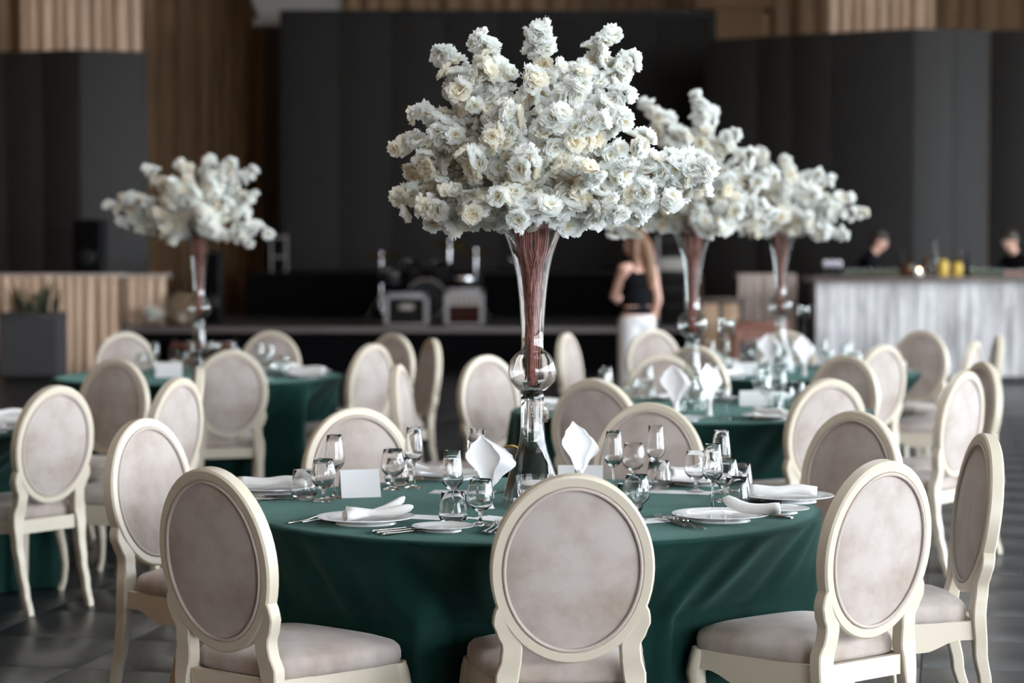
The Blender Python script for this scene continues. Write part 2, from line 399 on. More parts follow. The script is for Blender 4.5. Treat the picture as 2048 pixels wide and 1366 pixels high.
# ------------------------------------------------------------------ oval-back chair (faces local +Y, origin on the floor under the back posts)
TILT = math.radians(7.5); OZ, OY = 0.719, -0.039
OA, OB = 0.22, 0.258
def plane_pt(x, h, d):
    """x across, h up in the tilted back plane from the oval centre, d out of it towards the seat"""
    return (x, OY - h * math.sin(TILT) + d * math.cos(TILT), OZ + h * math.cos(TILT) + d * math.sin(TILT))
def make_chair():
    root = empty('oval_back_chair')
    N = 56
    # oval frame
    w, dp, c = 0.034, 0.0225, 0.006
    sec = [(0, -dp + c), (c, -dp), (w - c, -dp), (w, -dp + c), (w, dp - c), (w - c, dp), (c, dp), (0, dp - c)]
    mb = MB(); vs = []; K = len(sec)
    for i in range(N):
        a = 2 * PI * i / N
        for (s_, d) in sec: vs.append(plane_pt((OA - s_) * math.cos(a), (OB - s_) * math.sin(a), d))
    fs = [(i * K + k, ((i + 1) % N) * K + k, ((i + 1) % N) * K + (k + 1) % K, i * K + (k + 1) % K) for i in range(N) for k in range(K)]
    mb.add(vs, fs); back = mb.build('back_frame', 'ivory_paint', root, 35)
    # upholstered oval, domed on both faces
    A, B = OA - w + .001, OB - w + .001
    for sgn in (1, -1):
        mb = MB()
        prof = [(1.0, 0.010), (0.985, 0.0155), (0.95, 0.0175), (0.85, 0.0205), (0.65, 0.024), (0.35, 0.026), (0, 0.0265)]
        vs = []; fs = []; rings = []
        for (s_, d) in prof:
            if s_ == 0: rings.append([len(vs)]); vs.append(plane_pt(0, 0, sgn * d)); continue
            rings.append(list(range(len(vs), len(vs) + N)))
            vs += [plane_pt(A * s_ * math.cos(2 * PI * i / N), B * s_ * math.sin(2 * PI * i / N), sgn * d) for i in range(N)]
        for R1, R2 in zip(rings, rings[1:]):
            for i in range(N):
                j = (i + 1) % N
                fs.append((R1[i], R1[j], R2[0]) if len(R2) == 1 else (R1[i], R1[j], R2[j], R2[i]))
        mb.add(vs, fs)
        pad = mb.build('back_pad', 'upholstery', root, 180)
        pm = MB(); pm.tube([plane_pt((A - .0035) * math.cos(2 * PI * i / N), (B - .0035) * math.sin(2 * PI * i / N), sgn * 0.0205) for i in range(N)], 0.0056, 6, closed=True)
        pm.build('piping', 'piping_cord', pad, 180)
    # rear posts that run down into the rear legs
    XO = [(0, .186), (.15, .190), (.30, .198), (.38, .204), (.43, .203), (.47, .190), (.51, .186), (.54, .200), (.57, .212), (.595, .211), (.625, .199)]
    XI = [(0, .154), (.15, .155), (.30, .154), (.38, .150), (.43, .139), (.47, .134), (.51, .131), (.54, .142), (.57, .153), (.595, .163), (.625, .182)]
    YC = [(0, -.075), (.1, -.048), (.2, -.024), (.3, -.007), (.42, 0), (.5, -.011), (.625, -.0275)]
    for sx in (-1, 1):
        mb = MB(); vs = []; n = 36
        for i in range(n + 1):
            z = 0.622 * i / n; xo, xi, yc = interp(XO, z), interp(XI, z), interp(YC, z)
            th = 0.0205 if z > 0.3 else 0.015 + 0.0055 * z / 0.3
            b = 0.004
            for (x, y) in [(xi, yc - th + b), (xi + b, yc - th), (xo - b, yc - th), (xo, yc - th + b), (xo, yc + th - b), (xo - b, yc + th), (xi + b, yc + th), (xi, yc + th - b)]:
                vs.append((sx * x, y, z))
        fs = [(i * 8 + k, i * 8 + (k + 1) % 8, (i + 1) * 8 + (k + 1) % 8, (i + 1) * 8 + k) for i in range(n) for k in range(8)]
        fs += [tuple(range(8)), tuple(n * 8 + k for k in range(8))]
        mb.add(vs, fs); mb.build('rear_leg', 'ivory_paint', root, 35)
    # seat rails with a scalloped lower edge
    mb = MB()
    def rail(p0, p1, th, drop):
        p0, p1 = Vector(p0), Vector(p1); d = (p1 - p0); nrm = Vector((-d.y, d.x, 0)).normalized() * th
        n = 14; vs = []
        for i in range(n + 1):
            t = i / n; q = p0 + d * t; lo = 0.342 - drop * (smoothstep(.12, .4, t) * smoothstep(.12, .4, 1 - t))
            for z in (lo, 0.400):
                vs += [(q.x + nrm.x, q.y + nrm.y, z), (q.x - nrm.x, q.y - nrm.y, z)]
        fs = []
        for i in range(n):
            a, b = i * 4, i * 4 + 4
            fs += [(a, b, b + 1, a + 1), (a + 2, a + 3, b + 3, b + 2), (a, a + 2, b + 2, b), (a + 1, b + 1, b + 3, a + 3)]
        fs += [(0, 1, 3, 2), (n * 4, n * 4 + 2, n * 4 + 3, n * 4 + 1)]
        mb.add(vs, fs)
    rail((-.145, .0, 0), (.145, .0, 0), .011, 0.0)
    rail((-.246, .44, 0), (.246, .44, 0), .011, .036)
    for sx in (-1, 1): rail((sx * .178, .018, 0), (sx * .245, .43, 0), .011, .036)
    mb.build('seat_frame', 'ivory_paint', root, 35)
    # cushion
    def outline(n=64):
        P = []
        for i in range(n):
            a = 2 * PI * i / n; ca, sa = math.cos(a), math.sin(a); e = 0.36
            x = math.copysign(abs(ca) ** e, ca); y = math.copysign(abs(sa) ** e, sa)
            t = (y + 1) / 2
            P.append((x * (0.195 + 0.073 * t) , 0.022 + t * 0.445 + (0.012 * (1 - x * x) if y > 0 else 0)))
        return P
    O = outline(); n = len(O); mb = MB(); vs = []; fs = []
    prof = [(0.94, .394), (0.985, .399), (1.0, .411), (1.0, .430), (.985, .444), (.94, .456), (.80, .468), (.55, .476), (.25, .480)]
    for (s_, z) in prof: vs += [(x * s_, 0.25 + (y - 0.25) * s_, z) for x, y in O]
    vs.append((0, .25, .481))
    for r in range(len(prof) - 1):
        for i in range(n):
            j = (i + 1) % n; fs.append((r * n + i, r * n + j, (r + 1) * n + j, (r + 1) * n + i))
    L = (len(prof) - 1) * n
    fs += [(L + i, L + (i + 1) % n, len(vs) - 1) for i in range(n)]; fs.append(tuple(range(n)))
    mb.add(vs, fs); mb.build('seat_cushion', 'upholstery', root, 60)
    # cabriole front legs
    for sx in (-1, 1):
        T = [(.398, .0, .025), (.37, .006, .027), (.325, .014, .0265), (.28, .008, .0225), (.2, -.006, .018), (.12, -.014, .0155), (.05, -.010, .0145), (.018, -.001, .0165), (0, .004, .018)]
        mb = MB(); mb.tube([(sx * (.232 + o * .7), .424 + o, z) for z, o, r in T], [r * 1.1 for z, o, r in T], 8)
        mb.build('front_leg', 'ivory_paint', root, 60)
    return root
CHAIR = make_chair(); CHAIR_USED = [False]
def chair(x, y, face, label, group):
    """x, y: where the oval's centre stands; face: heading in degrees of the seat, 90 = away from the camera"""
    f = math.radians(face); c = CHAIR if not CHAIR_USED[0] else copy_tree(CHAIR); CHAIR_USED[0] = True
    c.location = (x + 0.039 * math.cos(f), y + 0.039 * math.sin(f), 0); c.rotation_euler = (0, 0, f - PI / 2)
    tag(c, label, 'chair', group); return c

# ------------------------------------------------------------------ tables under velvet cloths
TABLE_Z, TABLE_R = 0.76, 0.90
TABLES = {'front': (0.064, 7.04), 'middle': (0.90, 11.2), 'right': (1.73, 14.5), 'left': (-1.956, 14.06), 'edge': (-2.95, 10.1)}
TNAME = {'front': 'front table', 'middle': 'middle table', 'right': 'right rear table', 'left': 'left rear table', 'edge': 'left edge table'}
# px of oval centre, row of its top, heading (None = towards its table), short words for the place
def D_top(row): return 2727.0 / (row - 490)
CH = {
 'front': [
  ('centre', 1145, 950, None, 'the centre chair', 'ivory oval-back chair in the centre foreground with its back to us'),
  ('fleft', 433, 937, 49.5, 'the shaded left foreground chair', 'ivory oval-back chair in the left foreground with shaded beige back'),
  ('lback', 296, 840, None, 'the chair facing right', 'oval-back chair just behind the shaded left foreground chair, facing right'),
  ('bleft', 715, 818, None, 'the rear left chair', 'ivory oval-back chair behind the front table, seen over the white tent card'),
  ('bright', 1298, 808, None, 'the rear right chair', 'ivory oval-back chair behind the front table, right of the fanned napkins'),
  ('rback', 1705, 825, None, 'the shaded rear right chair', 'oval-back chair with shaded brown face behind the bright right foreground chair'),
  ('right', 1957, 870, 183, 'the rightmost chair', 'oval-back chair seen nearly edge-on at the far right of the front table'),
  ('fright', 1753, 922, 129, 'the bright right foreground chair', 'brightly lit ivory oval-back chair in the right foreground, back to us')],
 'middle': [
  ('fl', 1193, 758, None, 'its front left chair', 'grey-backed oval chair at the middle table, directly right of the glass vase'),
  ('fr', 1652, 758, None, 'its front right chair', 'pale oval-back chair at the middle table, partly behind the shaded rear right chair'),
  ('bl', 978, 712, None, 'its rear left chair', 'white oval chair left of the front vase, facing the middle table'),
  ('ll', 806, 730, None, 'its far left chair', 'slim white oval chair seen at an angle left of the middle table'),
  ('bb', 1326, 710, None, 'its rear chair', 'oval-back chair behind the middle table, under its bouquet'),
  ('br', 1688, 711, None, 'its rear right chair', 'brown-faced oval chair behind the middle table, right of its candle'),
  ('rr', 1958, 725, None, 'its far right chair', 'brown-faced oval chair with white rim, behind the lit one at far right'),
  ('r', 1920, 743, 142, 'its right chair', 'brightly lit oval-back chair at the right of the middle table')],
 'right': [
  ('fl', 1394, 692, None, 'its front left chair', 'dark-faced oval chair just right of the middle table vase'),
  ('fr', 1760, 690, 129, 'its front right chair', 'white oval-back chair at the right rear table, back to us'),
  ('r', 1940, 682, 157, 'its right chair', 'pale oval-back chair at the far right, before the bar front'),
  ('rr', 1990, 671, 174, 'its far right chair', 'rearmost oval chair seen edge-on at the far right before the bar'),
  ('br', 1841, 661, None, 'its rear right chair', 'brown-faced oval chair standing before the whitewashed bar front'),
  ('bb', 1572, 662, None, 'its rear chair', 'oval-back chair behind the right rear table and its vase'),
  ('bl', 1308, 659, None, 'its rear left chair', 'oval-back chair beside the standing woman, behind the middle table'),
  ('ll', 1140, 667, -21, 'its far left chair', 'slim white oval chair before the black stage front, right of the vase')],
 'left': [
  ('f', 459, 700, None, 'its front chair', 'oval-back chair in front of the left rear table, back to us'),
  ('r', 738, 688, 146, 'its right chair', 'white oval-back chair at the right of the left rear table'),
  ('rb', 780, 668, None, 'its rear right chair', 'brown-faced oval chair behind the white one, right of left rear table'),
  ('rr', 856, 678, None, 'its far right chair', 'oval chair seen edge-on against the black stage, right of left rear table'),
  ('bb', 540, 663, None, 'its rear chair', 'oval-back chair behind the left rear table, right of its vase'),
  ('bl', 250, 665, None, 'its rear left chair', 'oval-back chair behind the left rear table, left of its vase')],
 'edge': [
  ('f', 103, 772, 143, 'its front chair', 'ivory oval-back chair standing alone at the left edge, back to us'),
  ('r', 346, 756, 156, 'its right chair', 'slim white oval chair left of the dark tablecloth, turned to the left'),
  ('b', 225, 719, None, 'its rear chair', 'brown-faced oval chair in front of the planter at left'),
  ('br', 385, 735, 190, 'its rear right chair', 'oval chair seen edge-on, left of the left rear table front chair')],
}
CHAIRS = {}
for tn, lst in CH.items():
    cx, cy_ = TABLES[tn]; CHAIRS[tn] = []
    for (key, px, row, face, short, label) in lst:
        D = D_top(row) + 0.03; X = (px - 1024) / FPX * D
        if face is None: face = math.degrees(math.atan2(cy_ - D, cx - X))
        chair(X, D, face, label, 'oval-back chairs at the ' + TNAME[tn])
        CHAIRS[tn].append((key, X, D, face, short))

def tablecloth(tn, seed, label):
    cx, cy_ = TABLES[tn]; rnd = random.Random(seed); N = 320
    ph = [rnd.uniform(0, 6.28) for _ in range(5)]
    seats = []
    for (key, X, D, face, short) in CHAIRS[tn]:
        f = math.radians(face)
        fx, fy = X + 0.039 * math.cos(f), D + 0.039 * math.sin(f)
        seats.append((fx - cx, fy - cy_, math.cos(f), math.sin(f)))
    def fold(a):
        return (math.sin(27 * a + ph[0] + 1.3 * math.sin(3 * a + ph[1]) + .8 * math.sin(7 * a + ph[4])) * 0.6 + math.sin(43 * a + ph[2]) * 0.22 + math.sin(11 * a + ph[3]) * 0.3)
    zs = [0.745, 0.72, 0.69, 0.65, 0.61, 0.585, 0.57, 0.555, 0.54, 0.525, 0.51, 0.49, 0.44, 0.39, 0.33, 0.27, 0.2, 0.13, 0.06, 0.004]
    vs = [(0, 0, TABLE_Z)]; rings = [[0]]
    for r, z in [(0.3, .76), (.6, .76), (.8, .76), (.875, .7597), (.893, .7575), (.901, .752)]:
        rings.append(list(range(len(vs), len(vs) + N)))
        vs += [(r * math.cos(2 * PI * i / N), r * math.sin(2 * PI * i / N), z) for i in range(N)]
    for z in zs:
        t = (0.76 - z) / 0.76; rings.append(list(range(len(vs), len(vs) + N)))
        for i in range(N):
            a = 2 * PI * i / N; fo = fold(a)
            r = TABLE_R + 0.004 + 0.006 * t + 0.044 * fo * min(1, t * 2.3) ** 0.8 + 0.02 * t
            for (sx, sy, dx, dy) in seats:
                # ray from the table centre at angle a: keep in front of the seat edge (0.50 m before the posts)
                ux, uy = math.cos(a), math.sin(a)
                den = ux * dx + uy * dy
                if den > -0.25: continue
                # plane through the seat's front edge
                q = ((sx + dx * 0.49) * dx + (sy + dy * 0.49) * dy) / den
                if q <= 0: continue
                lx, ly = ux * q - sx, uy * q - sy
                lat = abs(-lx * dy + ly * dx)
                wgt = (1 - smoothstep(0.285, 0.42, lat)) * min(1, max(0, (0.752 - z) / 0.27))
                if q < r: r = r + (max(q, 0.25) - r) * wgt
            vs.append((r * math.cos(a), r * math.sin(a), z))
    fs = []
    for A, B in zip(rings, rings[1:]):
        for i in range(N):
            j = (i + 1) % N
            fs.append((0, B[i], B[j]) if len(A) == 1 else (A[i], B[i], B[j], A[j]))
    o = MB().add(vs, fs).build('tablecloth', 'green_velvet', None, 180)
    o.location = (cx, cy_, 0); tag(o, label, 'tablecloth', 'round green tablecloths'); return o
tablecloth('front', 3, 'dark green velvet tablecloth on the round front table')
tablecloth('middle', 5, 'dark green tablecloth on the middle table, behind the front vase')
tablecloth('right', 8, 'dark green tablecloth on the right rear table near the bar')
tablecloth('left', 13, 'dark green tablecloth on the left rear table under the left bouquet')
tablecloth('edge', 21, 'dark green tablecloth cut off by the left edge of the picture')

# ------------------------------------------------------------------ trumpet vases
VASE = [(0, 0), (.093, 0), (.0955, .004), (.094, .012), (.089, .05), (.080, .085), (.060, .14), (.047, .175), (.040, .21), (.0365, .26), (.0355, .33),
        (.037, .345), (.055, .365), (.070, .392), (.077, .425), (.070, .458), (.055, .478), (.0365, .492), (.0345, .51), (.0365, .57), (.042, .65), (.050, .72), (.062, .78), (.078, .83), (.094, .868), (.099, .88)]
def vase_r(z): return interp([(b, a) for a, b in VASE[1:]], z)
TH = 0.0028
prof_in = [(r - TH, z) for r, z in VASE[12:]][::-1]
def vase_mesh(material):
    mb = MB()
    # foot: hollow bell; top: trumpet with ball
    bell = [(.0935, 0), (.0955, .003), (.0955, .006)] + VASE[4:12] + [(.0355, .352), (0.034, .356), (0.02, .360), (0, .361)]
    inn = [(0, .349), (.02, .347), (.0325, .338)] + [(r - TH, z) for r, z in VASE[4:11]][::-1] + [(.0925, .006), (.0925, 0.001), (.0935, 0)]
    mb.lathe(bell + inn, 48)
    trum = [(0, .3615), (.03, .3615), (.045, .366)] + VASE[13:] + [(.0975, .882)]
    tin = [(r - TH, z) for r, z in VASE[13:]][::-1] + [(.042, .3685), (.028, .3645), (0, .3645)]
    mb.lathe(trum + tin, 48)
    return mb.mesh('vase', material, 60)
VM = vase_mesh('clear_glass'); VM2 = vase_mesh('thin_glass')
for tn, lab in (('front', 'tall clear trumpet vase with glass ball on the front table'), ('middle', 'tall glass trumpet vase on the middle table'),
                ('right', 'tall glass trumpet vase on the right rear table'), ('left', 'tall glass trumpet vase on the left rear table')):
    v = link('trumpet_vase', VM if tn == 'front' else VM2); v.location = (*TABLES[tn], TABLE_Z + .0005)
    tag(v, lab, 'vase', 'trumpet vases on the tables')

# ------------------------------------------------------------------ blossom bouquets
def blossom_data(seed):
    rnd = random.Random(seed); mb = MB(); tint = []
    heart = (0.90, 0.80, 0.50); cream = (0.93, 0.90, 0.80); white = (0.972, 0.974, 0.968); mint = (0.93, 0.962, 0.945)
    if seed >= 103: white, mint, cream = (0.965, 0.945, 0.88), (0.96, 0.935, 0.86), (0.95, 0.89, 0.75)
    for layer, (cnt, R, lift) in enumerate([(7, 1.0, 0.05), (7, 0.92, 0.5), (6, 0.76, 0.95), (5, .56, 1.35)]):
        a0 = rnd.uniform(0, 6.28)
        for k in range(cnt):
            a = a0 + 2 * PI * k / cnt + rnd.uniform(-.18, .18); L = R * rnd.uniform(.88, 1.08); lf = lift + rnd.uniform(-.15, .18)
            W = L * rnd.uniform(.62, .8); tw = rnd.uniform(-.35, .35); ph = rnd.uniform(0, 6.28)
            ca, sa = math.cos(a), math.sin(a); o = len(mb.v); nu, nv = 4, 4
            vs = []
            for j in range(nv + 1):
                t = j / nv; w = W * (0.16 + 0.84 * math.sin(min(1, t * 1.05) * PI * 0.62)) * (0.5)
                for i in range(nu + 1):
                    u = i / nu * 2 - 1
                    rr = L * t * (1 - 0.10 * (abs(u) ** 2) * t - (0.07 if (i == nu // 2 and j == nv) else 0))
                    x = rr * math.cos(lf * t * .75); z = rr * math.sin(lf * t * .75 + 0.12) + 0.13 * L * t * math.sin(u * 4.5 + ph) + 0.14 * W * u * u * t
                    y = u * w * 2 * (1 if j else .3); z += tw * y * .5
                    vs.append((x * ca - y * sa, x * sa + y * ca, z))
                    c0 = [heart[q] + (cream[q] - heart[q]) * smoothstep(0, .35, t * L) for q in range(3)]
                    tip = mint if (k + layer) % 3 == 0 else white
                    tint.append(tuple(c0[q] + (tip[q] - c0[q]) * smoothstep(.22, .6, t * L) for q in range(3)))
            fs = [(j * (nu + 1) + i, j * (nu + 1) + i + 1, (j + 1) * (nu + 1) + i + 1, (j + 1) * (nu + 1) + i) for j in range(nv) for i in range(nu)]
            mb.add(vs, fs)
    return mb, tint
BLO = []
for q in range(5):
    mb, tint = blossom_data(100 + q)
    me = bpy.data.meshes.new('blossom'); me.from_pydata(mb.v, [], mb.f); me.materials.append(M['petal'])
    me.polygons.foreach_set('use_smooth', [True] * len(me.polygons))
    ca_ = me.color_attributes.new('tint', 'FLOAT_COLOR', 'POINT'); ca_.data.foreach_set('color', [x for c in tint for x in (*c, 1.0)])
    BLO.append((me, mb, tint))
def bouquet(tn, tips, fill, seed, label, per_m=88, bare=8, spread=(.36, .30, .40), size=0.031):
    rnd = random.Random(seed); cx, cy_ = TABLES[tn]; base = Vector((cx, cy_, TABLE_Z))
    root = empty('blossom_bouquet', base + Vector((0, 0, .38))); tag(root, label, 'bouquet', 'white blossom bouquets in the vases')
    rootinv = Matrix.Translation(-(base + Vector((0, 0, .38))))
    tips = [Vector(t) for t in tips]
    for _ in range(fill):
        while True:
            p = Vector((rnd.uniform(-1, 1), rnd.uniform(-1, 1), rnd.uniform(-.15, 1)))
            if .55 < p.length < 1: break
        tips.append(Vector((p.x * spread[0], p.y * spread[1], .05 + p.z * spread[2])))
    blossoms = []; BR = {}
    def in_vase(tx, ty):
        a = math.atan2(ty, tx) + rnd.uniform(-.9, .9); k = rnd.uniform(.25, .80); a2 = rnd.uniform(0, 6.28); k2 = rnd.uniform(.1, .8)
        P = [(.378 + rnd.uniform(0, .02), .45 * k2, a2)] + [(z, k2 + (k - k2) * (z - .5) / .38, a2 + (((a - a2 + PI) % (2 * PI)) - PI) * (z - .5) / .38) for z in (.5, .58, .66, .74, .81)]
        return [Vector((math.cos(b) * q * (vase_r(z) - .006), math.sin(b) * q * (vase_r(z) - .006), z)) for z, q, b in P]
    for ti, t in enumerate(tips):
        stem = in_vase(t.x, t.y); top = stem[-1]
        tip = Vector((t.x, t.y, .88 + t.z)); mouth = Vector((top.x * 1.12, top.y * 1.12, .88))
        up = Vector((mouth.x * 2.2, mouth.y * 2.2, .88 + max(.1, t.z * .55 + .05)))
        pts = []
        for i in range(1, 11):
            s_ = i / 10
            pts.append(mouth * (1 - s_) ** 2 + up * (2 * s_ * (1 - s_)) + tip * s_ ** 2)
        path = stem + [mouth] + pts
        mb = MB(); mb.tube([p - Vector((0, 0, .38)) for p in path], [.0021] * len(stem) + [.0023 - .0012 * i / 10 for i in range(11)], 5)
        twigs = mb
        # side twigs
        L = sum((b - a).length for a, b in zip(pts, pts[1:])); n = max(6, int(L * per_m * rnd.uniform(.85, 1.15)))
        for i in range(n):
            s_ = .22 + .80 * (i + rnd.random()) / n; s_ = min(1.0, s_)
            f = s_ * 9; k = min(8, int(f)); c = pts[k].lerp(pts[k + 1], f - k)
            d = Vector((rnd.gauss(0, 1), rnd.gauss(0, 1), rnd.gauss(0, 1))).normalized()
            rad = rnd.uniform(.014, .055) * (1.0 if s_ < .8 else (.75 if s_ < .92 else .5))
            pos = c + d * rad
            if pos.z < .885 and pos.xy.length < .125: continue
            outw = (Vector((tip.x, tip.y, tip.z - .8))).normalized()
            nrm = (d + outw * .35 + Vector((0, -.12, .15))).normalized()
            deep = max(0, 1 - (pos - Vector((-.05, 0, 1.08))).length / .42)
            q = rnd.choice((3, 4)) if rnd.random() < .06 + .55 * deep + (.12 if pos.x < -.1 else 0) else rnd.randrange(3)  # more cream inside and at left: warm bounced light put into blossom colour
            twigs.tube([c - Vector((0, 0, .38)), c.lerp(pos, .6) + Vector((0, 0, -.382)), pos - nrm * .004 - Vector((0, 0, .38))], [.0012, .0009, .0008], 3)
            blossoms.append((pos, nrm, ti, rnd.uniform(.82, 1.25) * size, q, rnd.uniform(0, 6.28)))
        BR[ti] = twigs.build('branch', 'copper_stem', root, 180)
    for _ in range(bare):
        a = rnd.uniform(0, 6.28); st = in_vase(math.cos(a), math.sin(a)); top = st[-1]
        mb = MB(); mb.tube([p - Vector((0, 0, .38)) for p in st + [Vector((top.x * 1.1, top.y * 1.1, .88)), Vector((top.x * 1.5, top.y * 1.5, .97))]], .0021, 5)
        mb.build('stem', 'copper_stem', root, 180)
    camv = Vector((0, 0, HC)) - base
    blossoms.sort(key=lambda b: (b[0] - camv).length)
    rest = MB(); rtint = []
    for idx, (pos, nrm, br, s_, q, roll) in enumerate(blossoms):
        rot = nrm.to_track_quat('Z', 'Y').to_matrix().to_4x4() @ Matrix.Rotation(roll, 4, 'Z')
        mtx = Matrix.Translation(pos - Vector((0, 0, .38))) @ rot @ Matrix.Scale(s_, 4)
        if idx < 300:
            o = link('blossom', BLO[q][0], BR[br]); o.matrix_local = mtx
        else:
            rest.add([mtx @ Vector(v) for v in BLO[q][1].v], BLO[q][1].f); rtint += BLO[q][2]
    if rest.v:
        me = bpy.data.meshes.new('blossoms_behind'); me.from_pydata(rest.v, [], rest.f); me.materials.append(M['petal'])
        me.polygons.foreach_set('use_smooth', [True] * len(me.polygons))
        ca_ = me.color_attributes.new('tint', 'FLOAT_COLOR', 'POINT'); ca_.data.foreach_set('color', [x for c in rtint for x in (*c, 1.0)])
        struct(link('blossoms_behind', me, root), 'stuff')
    return len(blossoms)
S = 639.0
def tp(lst, x0, y0, s):
    return [((px - x0) / s, dy, (y0 - py) / s) for px, py, dy in lst]
nb = bouquet('front', tp([(965, 85, 0), (885, 110, .05), (920, 190, -.1), (1075, 55, .02), (1225, 75, .05), (1250, 190, -.02), (840, 225, 0), (798, 290, .02), (800, 395, 0), (860, 415, -.12),
                     (1385, 345, 0), (1300, 390, -.1), (1150, 430, -.16), (1285, 290, -.05), (1160, 160, -.08), (1060, 160, -.12), (1010, 230, -.2), (1190, 250, -.2), (930, 320, -.22), (1060, 330, -.27),
                     (1190, 350, -.26), (940, 425, -.2), (1090, 430, -.25), (1240, 420, -.18), (1350, 380, .08), (840, 330, -.1), (970, 150, -.1), (1270, 120, .1), (1000, 400, -.27), (1110, 240, -.2), (825, 420, -.05), (900, 445, -.08), (1200, 445, -.1), (1275, 430, -.06), (1340, 405, -.04), (1400, 350, .05), (1380, 320, .08), (1260, 350, -.15), (870, 260, -.1), (1155, 465, -.05), (815, 350, .05), (900, 150, 0), (1240, 240, -.1), (1418, 345, .0), (1400, 380, .03)], 1066, 455, S),
             10, 7, 'large white and cream blossom bouquet in the front table vase')
bouquet('middle', tp([(1290, 215, 0), (1395, 205, 0), (1420, 235, .05), (1465, 275, 0), (1220, 470, -.05), (1250, 420, 0), (1500, 320, 0), (1550, 360, 0), (1530, 420, -.1), (1340, 300, -.1), (1400, 330, -.15),
                      (1300, 400, -.15), (1390, 440, -.22), (1470, 430, -.2), (1450, 370, -.18), (1330, 240, 0), (1240, 330, 0), (1360, 280, -.1), (1560, 440, 0)], 1385, 474, 402),
        14, 17, 'white blossom bouquet on the middle table, partly behind the front bouquet')
bouquet('right', tp([(1520, 310, 0), (1570, 325, 0), (1640, 350, 0), (1665, 365, .05), (1725, 430, 0), (1700, 400, 0), (1690, 475, 0), (1650, 475, -.1), (1560, 420, -.15), (1600, 380, -.1), (1610, 440, -.2),
                     (1500, 350, 0), (1440, 400, 0), (1450, 450, 0), (1500, 470, -.12), (1560, 380, -.1), (1660, 420, -.1)], 1562, 477, 310),
        16, 27, 'white blossom bouquet at far right, on the right rear table')
bouquet('left', tp([(292, 345, 0), (365, 335, 0), (420, 325, 0), (470, 330, 0), (505, 350, 0), (218, 420, 0), (250, 400, -.05), (515, 400, 0), (540, 470, 0), (500, 490, -.05), (350, 495, -.1), (280, 470, -.05),
                    (240, 450, 0), (400, 420, -.2), (340, 400, -.15), (460, 410, -.18), (440, 470, -.2), (380, 370, -.1), (310, 430, -.15), (430, 360, -.05), (330, 470, -.15)], 398, 477, 320),
        14, 37, 'white and cream blossom bouquet on the left rear table')
print('front blossoms', nb)

# ------------------------------------------------------------------ tableware meshes
FLUTE = [(0, 0), (.032, 0), (.033, .0018), (.022, .0045), (.008, .008), (.0042, .016), (.0037, .04), (.0038, .074), (.0065, .084), (.019, .094), (.0295, .108), (.0328, .119), (.0325, .128), (.0295, .155), (.0265, .18), (.0238, .205), (.0232, .2058),
         (.0226, .205), (.0254, .18), (.0284, .155), (.0313, .128), (.0315, .119), (.028, .110), (.017, .0975), (.004, .090), (0, .0895)]
TUMBLER = [(0, 0), (.026, 0), (.0295, .002), (.040, .018), (.0428, .026), (.0425, .034), (.039, .06), (.0343, .095), (.0336, .0958), (.033, .095), (.0377, .06), (.0411, .034), (.0412, .027), (.038, .019), (.027, .0095), (0, .0085)]
SNIFTER = [(0, 0), (.032, 0), (.033, .0018), (.019, .006), (.007, .012), (.0046, .02), (.005, .03), (.0085, .039), (.022, .048), (.034, .059), (.040, .072), (.0412, .082), (.039, .10), (.0345, .12), (.0312, .135), (.0306, .1357),
           (.0300, .135), (.0333, .12), (.0378, .10), (.0400, .082), (.0388, .073), (.0329, .061), (.021, .051), (.008, .0445), (0, .0438)]
GL = {}
for nm, pf in (('flute_glass', FLUTE), ('tumbler_glass', TUMBLER), ('snifter_glass', SNIFTER)):
    for k, mt, n in (('near', 'clear_glass', 40), ('far', 'thin_glass', 24)): GL[nm, k] = MB().lathe(pf, n).mesh(nm, mt, 70)
PLATE = MB().lathe([(0, .006), (.05, .006), (.092, .0065), (.10, .009), (.115, .0155), (.135, .0185), (.144, .0195), (.1455, .0205), (.144, .0225), (.135, .0215), (.115, .0185), (.104, .0135), (.095, .0105), (.05, .010), (0, .010)][::-1] + [(0.0, .006)], 64).lathe([(.088, .0066), (.090, 0), (.086, 0), (.084, .0066)], 64).mesh('dinner_plate', 'porcelain', 40)
SIDE = MB().lathe([(0, .009), (.055, .009), (.062, .0105), (.075, .0145), (.089, .0165), (.0905, .0155), (.089, .0142), (.075, .0118), (.062, .007), (.0, .0065)], 56).lathe([(.052, .0075), (.054, 0), (.050, 0), (.049, .0075)], 56).mesh('side_plate', 'porcelain', 40)

def ribbon_roll(spine, widths, turns=2.2, gap=.0042, th=.0012, squash=.5):
    """a napkin rolled into a flattened spiral section and swept along a spine"""
    mb = MB(); spine = [Vector(p) for p in spine]; n = 34
    sec = []
    for k in range(n + 1):
        a = turns * 2 * PI * k / n; r = 0.22 + .78 * (k / n)
        sec.append((r * math.cos(a), r * math.sin(a)))
    m_ = len(spine); vs = []
    for i, p in enumerate(spine):
        t = (spine[min(i + 1, m_ - 1)] - spine[max(i - 1, 0)]).normalized()
        u = t.cross(Vector((0, 0, 1))).normalized(); w = u.cross(t)
        for (a, b) in sec: vs.append(p + u * a * widths[i] + w * b * widths[i] * squash)
    K = n + 1
    fs = [(i * K + k, i * K + k + 1, (i + 1) * K + k + 1, (i + 1) * K + k) for i in range(m_ - 1) for k in range(n)]
    return mb.add(vs, fs)
def solid(o, t=.0015):
    md = o.modifiers.new('cloth_thickness', 'SOLIDIFY'); md.thickness = t; md.offset = 0; return o
NAP = {}
